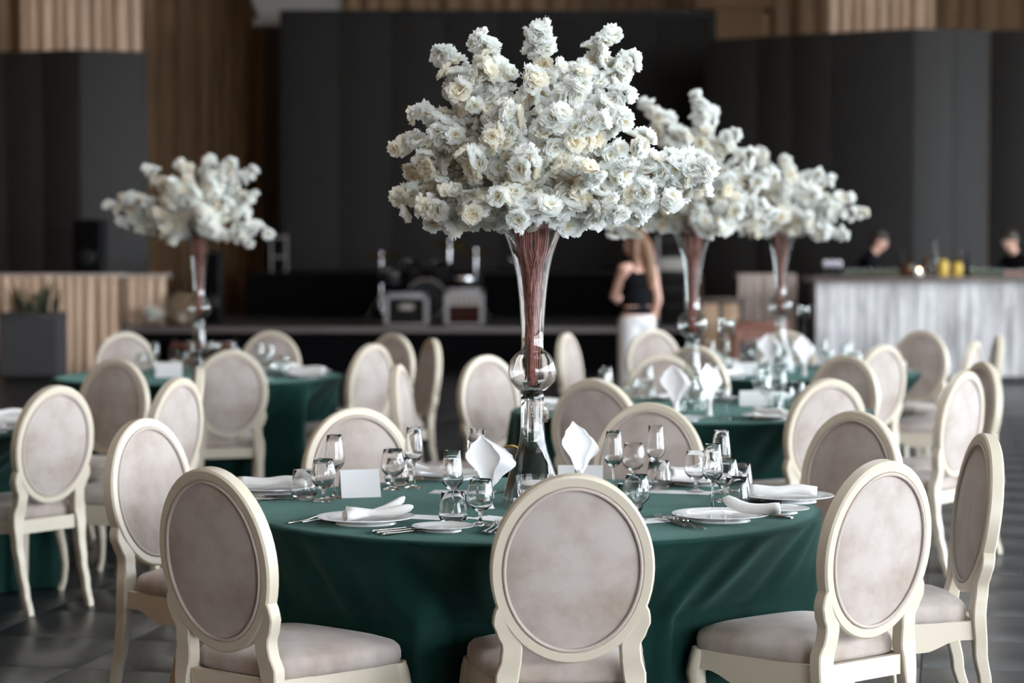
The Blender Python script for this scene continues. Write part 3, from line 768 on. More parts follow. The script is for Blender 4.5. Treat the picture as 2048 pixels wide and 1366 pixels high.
NAP['roll'] = ribbon_roll([(-.11 + .022 * i, .003 * math.sin(i * 1.1), .021 + .003 * math.cos(i * .9)) for i in range(11)], [.030, .032, .033, .033, .031, .030, .031, .033, .034, .033, .031], squash=.52).mesh('folded_napkin', 'napkin_linen', 180)
NAP['bent'] = ribbon_roll([(-.085, .012, .045), (-.07, .008, .044), (-.05, .002, .036), (-.03, -.002, .028), (-.005, -.004, .0225), (.02, -.002, .0215), (.045, .001, .022), (.07, .004, .024), (.085, .006, .025)], [.012, .027, .033, .032, .030, .029, .030, .032, .031], squash=.60).mesh('folded_napkin', 'napkin_linen', 180)
# tied in the middle: a flared fold at one end, two soft lobes that lift at the other
kn = ribbon_roll([(-.085, -.012, .018), (-.06, -.008, .019), (-.03, -.004, .021), (0, 0, .023), (.035, .008, .030), (.065, .016, .042), (.088, .022, .056), (.098, .025, .064)], [.032, .028, .022, .018, .024, .025, .019, .006], squash=.62)
k2 = ribbon_roll([(-.08, .004, .030), (-.05, .0, .027), (-.02, -.004, .025), (.01, -.010, .023), (.045, -.018, .026), (.08, -.024, .032), (.105, -.028, .038), (.116, -.030, .042)], [.026, .024, .020, .018, .025, .027, .020, .006], squash=.60)
kn.add(k2.v, k2.f)
NAP['knot'] = kn.mesh('folded_napkin', 'napkin_linen', 180)

def fork_mesh():
    mb = MB()
    hp = [(-.105, .004, .0055), (-.09, .0045, .0065), (-.06, .0042, .0048), (-.02, .0045, .0032), (.01, .007, .003), (.03, .009, .0042), (.038, .0085, .009)]
    mb.tube([(x, 0, z) for x, z, r in hp], [r for x, z, r in hp], 8, flat=(1, .33))
    for k in range(4):
        y = -.0095 + .0063 * k
        mb.tube([(.034, y * .8, .0085), (.045, y, .0075), (.062, y, .0065), (.08, y, .008), (.094, y, .012)], [.0022, .0019, .0016, .0014, .0008], 6, flat=(1, .6))
    mb.tube([(.030, 0, .0088), (.036, 0, .0083), (.044, 0, .0077)], [.007, .0115, .012], 10, flat=(1, .16))
    return mb.xf(Matrix.Diagonal((1.1, 1.2, 1.25, 1))).mesh('fork', 'steel', 60)
def knife_mesh():
    mb = MB()
    hp = [(-.115, .005, .006), (-.108, .005, .0082), (-.08, .005, .0075), (-.03, .005, .0055), (.005, .005, .0048), (.01, .005, .006)]
    mb.tube([(x, 0, z) for x, z, r in hp], [r for x, z, r in hp], 10, flat=(1, .55))
    mb.prism([(.008, -.006), (.03, -.0085), (.09, -.009), (.112, -.004), (.116, .003), (.10, .0065), (.008, .005)], 'z', .0042, .0058)
    return mb.mesh('table_knife', 'steel', 50)
FORK, KNIFE = fork_mesh(), knife_mesh()
MENU = MB().box(-.05, .05, -.105, .105, 0, .0008).mesh('menu_sheet', 'white_card', 0)
tc_ = MB(); w_, h_, d_ = .058, .078, .030
for sg in (1, -1):
    tc_.add([(-w_, sg * d_, .0005), (w_, sg * d_, .0005), (w_, 0, h_), (-w_, 0, h_), (-w_, sg * (d_ - .0012), .0005), (w_, sg * (d_ - .0012), .0005), (w_, 0, h_ - .002), (-w_, 0, h_ - .002)],
            [(0, 1, 2, 3), (4, 7, 6, 5), (0, 4, 5, 1), (1, 5, 6, 2), (0, 3, 7, 4), (2, 6, 7, 3)])
TENT = tc_.mesh('tent_card', 'white_card', 0)

def put(name, me, loc, rz, label, cat, group=None, z=TABLE_Z + .0006, rx=0):
    o = link(name, me); o.location = (loc[0], loc[1], z if len(loc) < 3 or z is not None else loc[2]); o.rotation_euler = (rx, 0, rz)
    return tag(o, label, cat, group)
def candle_holder(loc, stem, cup_r, cup_h, label, near, group='glass candle holders'):
    root = empty('candle_holder', (loc[0], loc[1], TABLE_Z + .0006)); tag(root, label, 'candle holder', group)
    g = 'clear_glass' if near else 'thin_glass'
    pf = [(0, 0), (.034, 0), (.035, .002), (.02, .006), (.007, .012), (.0048, .03), (.0045, stem * .6), (.0055, stem - .012), (.014, stem - .004)] if stem > .03 else [(0, 0), (cup_r * .6, 0)]
    pf += [(cup_r * .86, stem), (cup_r, stem + .01), (cup_r, stem + cup_h), (cup_r - .0016, stem + cup_h), (cup_r - .0016, stem + .011), (cup_r * .82, stem + .004), (0, stem + .004)]
    MB().lathe(pf, 36 if near else 20).build('glass_cup', g, root, 60)
    wz = stem + cup_h * .62
    if near:
        MB().lathe([(0, stem + .0045), (cup_r * .80, stem + .0045), (cup_r - .0022, stem + .012), (cup_r - .0022, wz), (0, wz)], 36).build('water', 'clear_water', root, 60)
    cr_ = cup_r * .80
    MB().lathe([(0, wz - .012), (cr_ * .6, wz - .011), (cr_ * .9, wz - .004), (cr_, wz + .004), (cr_ * .9, wz + .010), (cr_ * .45, wz + .0145), (0, wz + .0155)], 28).build('candle', 'candle_wax', root, 60)
    MB().tube([(0, 0, wz + .015), (.0015, 0, wz + .022), (.003, 0, wz + .027)], .0009, 6).build('wick', 'wick', root)
    return root
def napkin_fan(loc, rz, label, n=13, s=1.0):
    root = empty('napkin_holder', (loc[0], loc[1], TABLE_Z + .0006), rz); root.scale = (s, s, s); tag(root, label, 'napkin holder', 'napkin holders with fanned paper napkins')
    MB().lathe([(0, 0), (.020, 0), (.0205, .002), (.016, .006), (.0135, .02), (.0125, .06), (.0155, .085), (.0145, .085), (.0115, .06), (.0115, .01), (0, .01)], 28).build('holder', 'porcelain', root, 60)
    for i in range(n):
        mb = MB(); back = i * .0062; hgt = .186 - .0042 * i; tw = .03 * (i - n / 2); side = .0030 * i - .008
        def sh(u, v, back=back, hgt=hgt, tw=tw, side=side):
            W = interp([(0, .009), (.25, .026), (.62, .064), (.8, .040), (1, .0005)], v); a = (u - .5) * 2
            x = W * math.sin(a * 1.1) / math.sin(1.1); y = -W * .62 * (math.cos(a * 1.1) - 1) * -1 - .006
            k = v * (1.2 - .2 * v)
            return (x + side * k + tw * v * .1, y * 1.0 + back * k, .068 + v * hgt)
        mb.grid(sh, 10, 12); o = mb.build('paper_napkin', 'paper_napkin', root, 180); solid(o, .0006)
    return root

# ------------------------------------------------------------------ the front table's setting
FC = TABLES['front']
def rz_to(p, c=FC): return math.atan2(c[1] - p[1], c[0] - p[0])       # local +X towards the table centre
GW = {'flute_glass': ('clear tapered champagne flute', 'champagne flutes'), 'tumbler_glass': ('clear stemless water tumbler', 'water tumblers'), 'snifter_glass': ('clear round short-stemmed wine glass', 'round wine glasses')}
FRONT_GLASS = [
 ('flute_glass', 669, 996, 'behind the round glass beside the tent card'), ('tumbler_glass', 608, 999, 'by the napkin at the left of the front table'), ('snifter_glass', 647, 1003, 'in front of the white tent card'),
 ('flute_glass', 828, 976, 'below the rear left chair'), ('tumbler_glass', 794, 972, 'seen through the round glass, left of rear flute'), ('snifter_glass', 786, 979, 'right of the white tent card'),
 ('flute_glass', 905, 1038, 'rising behind the front tumbler by the side plate'), ('tumbler_glass', 906, 1049, 'standing behind the front left side plate'), ('snifter_glass', 961, 1051, 'left of the centre chair, right of the tumbler'),
 ('flute_glass', 1227, 986, 'just right of the centre chair top'), ('tumbler_glass', 1258, 1030, 'half hidden by the right rim of the centre chair'), ('snifter_glass', 1273, 1040, 'at the right shoulder of the centre chair'),
 ('flute_glass', 1311, 972, 'tallest before the rear right chair'), ('tumbler_glass', 1318, 979, 'under the tall flute before the rear right chair'), ('snifter_glass', 1267, 965, 'before the rear right chair, left of its flute'),
 ('flute_glass', 1425, 1021, 'behind the plate of the bright right chair'), ('tumbler_glass', 1474, 1016, 'above the rolled napkin at front right'), ('snifter_glass', 1452, 1003, 'in the cluster at right, behind the flute'),
 ('flute_glass', 1442, 985, 'rearmost in the cluster at right'), ('tumbler_glass', 1480, 985, 'rearmost in the cluster, by the napkin roll'), ('snifter_glass', 1392, 984, 'leftmost in the cluster at right')]
for (nm, px, py, words) in FRONT_GLASS:
    look, grp = GW[nm]
    put(nm, GL[nm, 'near'], at(px, py), random.Random(px).uniform(0, 6), look + ' ' + words, 'glass', grp + ' on the front table')
PL = [ # px, py of plate centre, words, napkin kind, napkin angle deg, side plate offset
 (732, 1047, 'at front left by the forks', 'knot', 12), (1441, 1041, 'before the bright right chair', 'bent', -18), (1577, 1003, 'at the right edge of the front table', 'roll', -4),
 (548, 985, 'at the left edge of the front table', 'roll', 5), (895, 957, 'before the rear left chair', 'knot', 150), (1402, 968, 'at the rear right of the front table', 'bent', 200), (1148, 1066, 'behind the centre chair back', 'roll', 30)]
for i, (px, py, words, nk, na) in enumerate(PL):
    p = at(px, py); put('dinner_plate', PLATE, p, 0, 'white dinner plate ' + words + (' ' if i else ' ') + 'on the front table' if 'table' not in words else 'white dinner plate ' + words, 'plate', 'dinner plates on the front table')
    off = {0: (.02, -.005), 1: (.09, -.02), 2: (-.02, 0), 3: (-.01, 0), 4: (-.07, .0), 5: (-.03, .02)}.get(i, (0, 0))
    o = put('folded_napkin', NAP[nk], (p.x + off[0], p.y + off[1]), math.radians(na), 'white linen napkin folded on the plate ' + words, 'napkin', 'linen napkins on the front table', TABLE_Z + .012 + (.004 if nk != 'knot' else -.002)); solid(o)
for (px, py, words) in ((886, 1062, 'at front left, right of the knives'), (1560, 1026, 'by the bright right chair, left of the table edge')):
    put('side_plate', SIDE, at(px, py), 0, 'small white side plate ' + words, 'plate', 'side plates on the front table')
def cutlery(px, py, ang, me, name, label, grp): put(name, me, at(px, py), math.radians(ang), label, name.replace('table_', ''), grp)
for i, (px, py) in enumerate(((622, 1042), (650, 1040), (682, 1037))):
    cutlery(px, py, 58, FORK, 'fork', 'silver fork left of the front left plate, %s of three' % ('outermost', 'middle', 'innermost')[i], 'forks at the front left plate')
for i, (px, py) in enumerate(((806, 1060), (816, 1063), (828, 1066))):
    cutlery(px, py, 42, KNIFE, 'table_knife', 'silver knife between front left plate and side plate, %s of three' % ('innermost', 'middle', 'outermost')[i], 'knives at the front left plate')
for i, (px, py) in enumerate(((984, 1058), (994, 1060), (1006, 1062))):
    cutlery(px, py, 78, FORK, 'fork', 'silver fork left of the centre chair top, %s of three' % ('outermost', 'middle', 'innermost')[i], 'forks by the centre chair')
for i, (px, py) in enumerate(((1340, 1046), (1360, 1049), (1380, 1052))):
    cutlery(px, py, 108, FORK, 'fork', 'silver fork beside the plate of the bright right chair, %s of three' % ('outermost', 'middle', 'innermost')[i], 'forks at the front right plate')
for i, (px, py) in enumerate(((1516, 1030), (1528, 1032))):
    cutlery(px, py, 130, KNIFE, 'table_knife', 'silver knife %s the front right side plate' % ('under the napkin near', 'next to')[i], 'knives at the front right plate')
for i, (px, py) in enumerate(((540, 998), (562, 1001))):
    cutlery(px, py, 4, KNIFE, 'table_knife', 'knife before the plate at the left edge, %s one' % ('farther', 'nearer')[i], 'knives at the left plate')
cutlery(1497, 1006, 150, KNIFE, 'table_knife', 'knife beside the plate at the right edge of the front table', 'knives at the right plate')
for i, (px, py, a, words) in enumerate(((868, 1036, 70, 'beside the front left plate'), (1330, 1040, -60, 'beside the forks of the bright right chair'), (1360, 985, 75, 'before the rear right plate'), (925, 985, 80, 'before the rear left plate'), (1010, 1040, 50, 'left of the centre chair'))):
    put('menu_sheet', MENU, at(px, py), math.radians(a), 'white menu sheet lying flat ' + words, 'menu', 'menu sheets on the front table')
put('tent_card', TENT, at(719, 994), math.radians(16), 'blank white tent card at the left of the front table', 'card', 'tent cards on the front table').scale = (1.12, 1, 1.15)
put('tent_card', TENT, at(1161, 962), math.radians(-3), 'blank white tent card behind the standing napkin fan', 'card', 'tent cards on the front table').scale = (1.35, 1, .7)
candle_holder(at(953, 1010), .165, .031, .075, 'stemmed glass candle holder left of the vase, behind napkin fan', True)
candle_holder(at(1078, 985), .235, .034, .060, 'tallest glass candle holder directly behind the front vase', True)
candle_holder(at(1070, 1040), .055, .056, .078, 'low wide glass candle bowl before the front vase', True)
napkin_fan(at(978, 1017), math.radians(-8), 'white paper napkins fanned in a holder left of the vase', s=.90)
napkin_fan(at(1158, 988), math.radians(25), 'white paper napkins fanned in a holder right of the vase', s=.95)
# small round table sign in a gold ring, half behind the napkin fan
root = empty('table_sign', (*at(1022, 985).xy, TABLE_Z + .0006), 0); tag(root, 'small round sign in a gold ring behind the left napkin fan', 'sign')
MB().tube([(.042 * math.cos(2 * PI * i / 40), 0, .112 + .042 * math.sin(2 * PI * i / 40)) for i in range(40)], .0042, 8, closed=True).build('gold_ring', 'gold', root, 180)
MB().lathe([(0, -.002), (.039, -.002), (.039, .002), (0, .002)], 40).xf(Matrix.Translation((0, 0, .112)) @ Matrix.Rotation(PI / 2, 4, 'X')).build('disc', 'chrome', root, 40)
MB().lathe([(0, 0), (.028, 0), (.028, .004), (.006, .007), (.0045, .02), (.0045, .07), (0, .071)], 28).build('stand', 'gold', root, 50)
o = put('small_card', MB().box(-.022, .022, -.001, .001, 0, .034).mesh('small_card', 'white_card', 0), at(1041, 1018), .1, 'tiny white card with black print before the vase foot', 'card', None)
MB().box(-.018, -.004, -.0016, -.001, .020, .028).box(-.016, .006, -.0016, -.001, .014, .017).build('print', 'black_ink', o, 0)

# ------------------------------------------------------------------ settings on the farther tables
def far_setting(tn, key, X, D, short, seed):
    rnd = random.Random(seed); cx, cy_ = TABLES[tn]; d = Vector((X - cx, D - cy_)).normalized(); sd = Vector((-d.y, d.x)); where = 'on the %s, before %s' % (TNAME[tn], short)
    c = Vector((cx, cy_)); grp = ' on the ' + TNAME[tn]
    p = c + d * .70; put('dinner_plate', PLATE, p, 0, 'white dinner plate ' + where, 'plate', 'dinner plates' + grp)
    o = put('folded_napkin', NAP[rnd.choice(['roll', 'bent', 'knot', 'roll'])], p, math.atan2(d.y, d.x) + rnd.uniform(-.6, .6), 'white folded napkin ' + where, 'napkin', 'napkins' + grp, TABLE_Z + .014); solid(o)
    for sg in (1, -1):
        q = c + d * .66 + sd * .25 * sg
        if all((q - o_).length > .245 for o_ in PLATES[tn] if (o_ - p).length > .01):
            put('side_plate', SIDE, q, 0, 'small side plate ' + where, 'plate', 'side plates' + grp); PLATES[tn].append(q); break
    for nm, a, b in (('tumbler_glass', .50, .15), ('snifter_glass', .47, .24), ('flute_glass', .42, .17)):
        q = c + d * (a + rnd.uniform(-.015, .015)) + sd * (b + rnd.uniform(-.015, .015))
        put(nm, GL[nm, 'far'], q, 0, GW[nm][0] + ' ' + where, 'glass', GW[nm][1] + grp)
sd_ = 0
PLATES = {tn: [Vector(TABLES[tn]) + (Vector((X, D)) - Vector(TABLES[tn])).normalized() * .70 for (k_, X, D, f_, s_) in CHAIRS[tn]] for tn in CHAIRS}
for tn in ('middle', 'right', 'left', 'edge'):
    for (key, X, D, face, short) in CHAIRS[tn]:
        sd_ += 1; far_setting(tn, key, X, D, short, sd_ * 7)
put('tent_card', TENT, at(1513, 812), math.radians(-4), 'white tent card on the middle table', 'card', 'tent cards on the farther tables').scale = (1.5, 1, 1)
put('tent_card', TENT, at(338, 755), math.radians(4), 'white tent card on the left rear table', 'card', 'tent cards on the farther tables').scale = (1.4, 1, 1.15)
put('tent_card', TENT, at(1490, 750), math.radians(6), 'white tent card on the right rear table', 'card', 'tent cards on the farther tables').scale = (1.4, 1, 1)
candle_holder(at(1453, 838), .40, .043, .075, 'tall stemmed glass candle holder on the middle table', False)
candle_holder(at(1608, 745), .36, .042, .070, 'tall stemmed glass candle holder on the right rear table', False)
candle_holder(at(430, 738), .10, .045, .080, 'stemmed glass candle holder right of the left rear vase', False)
candle_holder(at(352, 752), .04, .056, .060, 'low glass candle bowl before the left rear tent card', False)
candle_holder(at(1425, 815), .04, .056, .065, 'low glass candle bowl by the middle table vase', False)
napkin_fan(at(1352, 838), math.radians(-20), 'white napkin fan at the left of the middle table vase', 7)
napkin_fan(at(1418, 832), math.radians(30), 'white napkin fan at the right of the middle table vase', 7)
napkin_fan(at(1540, 747), math.radians(-10), 'white napkin fan left of the right rear vase', 7)
napkin_fan(at(1608, 752), math.radians(20), 'white napkin fan right of the right rear vase', 7)

# ------------------------------------------------------------------ stage, screens, drapes
def drape(name, x0, x1, y, z0, z1, material, label, pleat=.16, amp=.05, seed=0, cat='curtain', group=None):
    rnd = random.Random(seed); n = max(24, int((x1 - x0) / pleat * 10)); ph = [rnd.uniform(0, 6.28) for _ in range(4)]
    def f(u, v):
        x = u * (x1 - x0); w = 2 * PI * x / pleat
        d = amp * (math.sin(w + .9 * math.sin(w * .31 + ph[0]) + ph[1]) + .35 * math.sin(w * .47 + ph[2]))
        return (x0 + x, y + d * (.75 + .25 * (1 - v)), z0 + (z1 - z0) * v)
    mb = MB(); mb.grid(f, n, 6); o = mb.build(name, material, None, 180); solid(o, .006)
    return tag(o, label, cat, group)
ST_Y, ST_Z = 27.9, 0.557
stage = empty('stage', (0, ST_Y, 0)); tag(stage, 'low black stage with a pale edge across the back of the hall', 'stage')
MB().box(-4.66, 2.5, .03, 7.3, 0.002, ST_Z - .07).build('skirt', 'black_cloth', stage, 0)
MB().box(-4.70, 2.55, 0, 7.35, ST_Z - .065, ST_Z, .01).build('deck', 'stage_edge', stage, 30)
MB().box(-4.94, -4.66, .03, 1.3, 0.002, ST_Z - .07).build('skirt', 'black_cloth', stage, 0); MB().box(-4.98, -4.701, 0, 1.35, ST_Z - .065, ST_Z, .01).build('deck', 'stage_edge', stage, 30)
MB().box(-4.65, 2.5, .12, 7.3, ST_Z, ST_Z + .004).build('deck_mat', 'stage_deck', stage, 0)
st = empty('stage_steps', (-3.80, ST_Y - .05, 0)); tag(st, 'two dark wooden steps up to the stage, behind left rear table', 'steps')
for k, (z, dy) in enumerate(((.19, -.55), (.375, -.27))):
    MB().box(-.36, .36, dy - .14, dy + .14, z - .05, z, .008).build('tread', 'red_wood', st, 30)
for sx in (-1, 1): MB().prism([(-.70, 0), (-.02, 0), (-.02, .42), (-.40, .33), (-.40, .14), (-.70, .14)], 'x', sx * .37 - .015, sx * .37 + .015).build('stringer', 'dark_wood', st, 0)
rb = MB().box(-3.78, 1.95, 31.9, 34.0, ST_Z + .005, 1.165).build('riser', 'black_cloth', None, 0); tag(rb, 'black draped riser under the central screen', 'riser')
MB().box(-3.82, 3.1, 31.86, 34.0, 1.165, 1.19, .006).build('riser_top', 'black_plastic', rb, 30)
scr = empty('led_screen', (0, 33.6, 1.213)); tag(scr, 'wide dark blank screen behind the stage', 'screen')
for i in range(8):
    x0 = -3.38 + i * 6.34 / 8
    MB().box(x0 + .002, x0 + 6.34 / 8 - .002, 0, .09, 0, 3.78, .004).build('panel', 'led_panel', scr, 30)
MB().box(-3.45, -3.385, -.01, .1, -.02, 3.85).box(2.965, 3.03, -.01, .1, -.02, 3.85).box(-3.45, 3.03, -.01, .1, 3.785, 3.85).build('screen_frame', 'black_plastic', scr, 0)
def folding(name, pts, ztop, label, mats):
    root = empty(name, (pts[0][0], pts[0][1], 0)); tag(root, label, 'screen')
    for i, ((xa, ya), (xb, yb)) in enumerate(zip(pts, pts[1:])):
        L = math.hypot(xb - xa, yb - ya); a = math.atan2(yb - ya, xb - xa)
        o = MB().box(.004, L - .004, 0, .08, 0.004, ztop, .004).build('panel', mats[i], root, 30)
        o.location = (xa - pts[0][0], ya - pts[0][1], 0); o.rotation_euler = (0, 0, a)
def xs_(px, D): return (px - 1024) / FPX * D
folding('folding_screen', [(xs_(p, d), d) for p, d in ((-70, 29.9), (15, 29.75), (88, 29.6), (163, 29.4), (298, 29.75))], 4.12, 'dark folding wall of panels behind the left counter', ['led_panel', 'led_panel', 'led_panel', 'led_panel_lit'])
folding('folding_screen', [(xs_(p, d), d) for p, d in ((1410, 30.8), (1512, 30.35), (1580, 30.05), (1660, 29.75), (1825, 29.15), (1905, 29.25), (1975, 29.45), (2070, 29.25), (2160, 29.1), (2300, 29.3), (2450, 29.0), (2600, 29.2))], 4.37, 'curved dark panel wall behind the bar',
        ['led_panel', 'led_panel', 'led_panel', 'led_panel_lit', 'led_panel_lit', 'led_panel_lit', 'led_panel', 'led_panel', 'led_panel', 'led_panel', 'led_panel'])
drape('stage_curtain', -8.8, 14.8, 37.4, .02, 6.9, 'brown_drape', 'long brown curtain hanging across the back wall', .34, .09, 1)
drape('side_curtain', xs_(50, 30.8), xs_(285, 30.8), 30.8, .02, 6.9, 'beige_drape', 'lighter tan curtain above the left panel wall', .17, .05, 2)
drape('side_curtain', xs_(1655, 31.6), xs_(1865, 31.6), 31.6, .02, 6.9, 'beige_drape', 'lighter tan curtain above the panel wall behind the bar', .17, .05, 3)
for (x0, x1, lab, k) in ((-3.95, -3.55, 'left', 1), (3.2, 3.75, 'right', 2)):
    p = struct(MB().box(x0, x1, 35.6, 36.0, 0.0, 5.0).build('pillar_%d' % k, 'plaster_brown' if k == 2 else 'plaster_dark', None, 0))
    mb = MB()
    if k == 1: mb.prism([(-3.95, 5.12), (-2.72, 5.12), (-2.72, 6.95), (-4.9, 6.95), (-4.15, 5.6)], 'y', 35.5, 36.1); mb.box(-4.05, -2.62, 35.4, 36.15, 5.0, 5.13)
    else: mb.box(3.15, 3.95, 35.5, 36.1, 4.72, 5.28); mb.box(2.85, 4.1, 35.4, 36.15, 5.28, 5.42); mb.box(3.0, 4.0, 35.45, 36.1, 5.42, 6.95)
    mb.build('capital', 'stone_grey' if k == 1 else 'plaster_brown', p, 0)
# counters dressed in pleated cloth
def counter(x0, x1, y0, y1, z0, z1, material, label, seed):
    root = empty('draped_counter', ((x0 + x1) / 2, y0, z0)); tag(root, label, 'counter', 'counters with pleated skirts')
    cx = (x0 + x1) / 2
    MB().box(x0 - cx, x1 - cx, .03, y1 - y0, z1 - z0 - .04, z1 - z0, .006).build('counter_top', 'taupe_drape', root, 30)
    MB().box(x0 - cx + .05, x1 - cx - .05, .09, y1 - y0 - .05, .0, z1 - z0 - .04).build('carcass', 'dark_wood', root, 0)
    rnd = random.Random(seed); ph = rnd.uniform(0, 6)
    def f(u, v):
        x = u * (x1 - x0); w = 2 * PI * x / .13
        return (x0 - cx + x, .02 + .028 * math.sin(w + 1.1 * math.sin(w * .23 + ph)) * (1.2 - .5 * v) - .02 * (1 - v), .004 + (z1 - z0 - .03) * v)
    mb = MB(); mb.grid(f, max(30, int((x1 - x0) / .013)), 5); solid(mb.build('pleated_skirt', material, root, 180), .004)
counter(-6.9, -4.74, 27.2, 27.85, 0.0, 1.23, 'beige_drape', 'counter with beige pleated skirt at far left behind the planter', 4)
counter(-4.95, -4.39, 28.5, 29.1, ST_Z + .005, 1.21, 'beige_drape', 'short beige pleated counter standing on the stage edge at left', 5)
counter(2.72, 3.42, 27.0, 27.6, 0.0, 1.23, 'taupe_drape', 'counter with taupe pleated skirt left of the bar', 6)
# bar
bar = empty('bar_counter', (3.46, 25.6, 0)); tag(bar, 'long bar with whitewashed plank front at the right', 'bar')
BW = 5.2
MB().box(.02, BW, .05, .62, .08, 1.16).build('carcass', 'dark_wood', bar, 0)
MB().box(.03, BW, .03, .6, .002, .08).build('plinth', 'dark_plinth', bar, 0)
MB().box(-.05, BW, -.07, .7, 1.16, 1.22, .008).build('bar_top', 'bar_top_wood', bar, 30)
rnd = random.Random(4); x = 0.0; pm = [MB().box(0, w, 0, .05, .082, 1.158, .0015).mesh('plank', 'whitewashed_wood', 30) for w in (.10, .118, .135)]
while x < BW - .14:
    k = rnd.randrange(3); o = link('plank', pm[k], bar); o.location = (x, rnd.uniform(-.003, .002), 0); x += (.10, .118, .135)[k] + .0008
# planter
pl = empty('planter_box', (xs_(66, 26.3), 26.3, 0)); tag(pl, 'dark grey box planter with spiky plant at the left', 'planter')
MB().box(-.33, .33, -.3, .3, .07, .76).build('box', 'planter_grey', pl, 0)
MB().box(-.345, .345, -.315, .315, .72, .79, .006).build('rim', 'planter_grey', pl, 30)
MB().box(-.29, .29, -.26, .26, .0, .07).build('foot', 'black_plastic', pl, 0)
MB().box(-.30, .30, -.28, .28, .79, .80).build('soil', 'soil', pl, 0)
rnd = random.Random(12)
for i in range(46):
    bx, by = rnd.uniform(-.26, .26), rnd.uniform(-.2, .2); h = rnd.uniform(.18, .47) * (1.0 if abs(abs(bx) - .15) < .12 else .7); lx, ly = bx * .5 + rnd.uniform(-.10, .10), rnd.uniform(-.1, .1); w = rnd.uniform(.016, .03); a = rnd.uniform(0, PI)
    mb = MB()
    mb.grid(lambda u, v: (bx + lx * v * v + math.cos(a) * (u - .5) * 2 * w * (math.sin(min(1, v * 1.02 + .12) * PI) ** .7 if v < .97 else .02), by + ly * v * v + math.sin(a) * (u - .5) * 2 * w * math.sin(min(1, v + .12) * PI), .80 + h * v - .04 * v * v), 2, 6)
    solid(mb.build('leaf', 'dark_leaf', pl, 180), .002)

# ------------------------------------------------------------------ things on the stage and counters
def loudspeaker(x, y, z, w, d, h, label):
    r = empty('loudspeaker', (x, y, z)); tag(r, label, 'loudspeaker', 'black loudspeakers')
    MB().box(-w / 2, w / 2, 0, d, 0, h, .012).build('cabinet', 'black_plastic', r, 30)
    MB().box(-w / 2 + .02, w / 2 - .02, -.012, 0.0, .02, h - .02, .005).build('grille', 'black_cloth', r, 30)
    MB().lathe([(0, .012), (.05, .01), (.09, .0), (.1, -.004), (.1, -.008), (0, -.008)], 28).xf(Matrix.Translation((0, -.016, h * .3)) @ Matrix.Rotation(PI / 2, 4, 'X')).build('woofer', 'black_plastic', r, 50)
    MB().box(-w / 2 - .006, -w / 2, d * .3, d * .7, h * .6, h * .66).build('handle', 'dark_plinth', r, 0)
loudspeaker(-5.16, 27.35, 1.232, .36, .34, .66, 'black loudspeaker standing on the far left counter')
loudspeaker(xs_(422, 29.0), 29.0, ST_Z + .005, .24, .3, .93, 'tall black loudspeaker on stage beside the left rear vase')
def amplifier(x0, x1, h, label, red):
    r = empty('amplifier', ((x0 + x1) / 2, 28.1, ST_Z + .005)); tag(r, label, 'amplifier', 'amplifiers on the stage edge'); w = x1 - x0
    MB().box(-w / 2, w / 2, .02, .30, .012, h, .01).build('cabinet', 'black_plastic', r, 30)
    f = .055
    MB().box(-w / 2, w / 2, 0, .04, h - f * 1.3, h, .006).box(-w / 2, w / 2, 0, .04, .012, f * .7, .006).box(-w / 2, -w / 2 + f, 0, .04, .012, h, .006).box(w / 2 - f, w / 2, 0, .04, .012, h, .006).build('trim', 'amp_trim', r, 30)
    MB().box(-w / 2 + f, w / 2 - f, .012, .03, f * .7, h - f * 1.3).build('grille', 'amp_red' if red else 'amp_front', r, 0)
    if red:
        p = MB().box(-w / 2 + f, w / 2 - f, .006, .03, h * .55, h - f * 1.3).build('control_panel', 'amp_plate', r, 0)
        for k in range(6):
            MB().lathe([(0, .014), (.014, .014), (.017, 0)], 14).xf(Matrix.Translation((-w / 2 + f + (w - 2 * f) * (k + .5) / 6, .006, h * .68)) @ Matrix.Rotation(PI / 2, 4, 'X')).build('knob', 'black_plastic', p, 40)
    else: MB().box(-.09, .09, .004, .014, h * .5, h * .66, .003).build('badge', 'amp_plate', r, 30)
    MB().tube([(-.09, .15, h), (-.08, .15, h + .025), (.08, .15, h + .025), (.09, .15, h)], .010, 8).build('handle', 'black_plastic', r)
    for sx in (-1, 1):
        for yy in (.06, .26): MB().lathe([(0, 0), (.018, 0), (.014, .012), (0, .012)], 12).xf(Matrix.Translation((sx * (w / 2 - .05), yy, 0))).build('foot', 'black_plastic', r)
amplifier(-1.60, -1.045, .42, 'grey-framed guitar amplifier with dark front, left of the pair on stage', False)
amplifier(-.85, -.35, .475, 'taller grey-framed amplifier with knobs, right of the pair on stage', True)
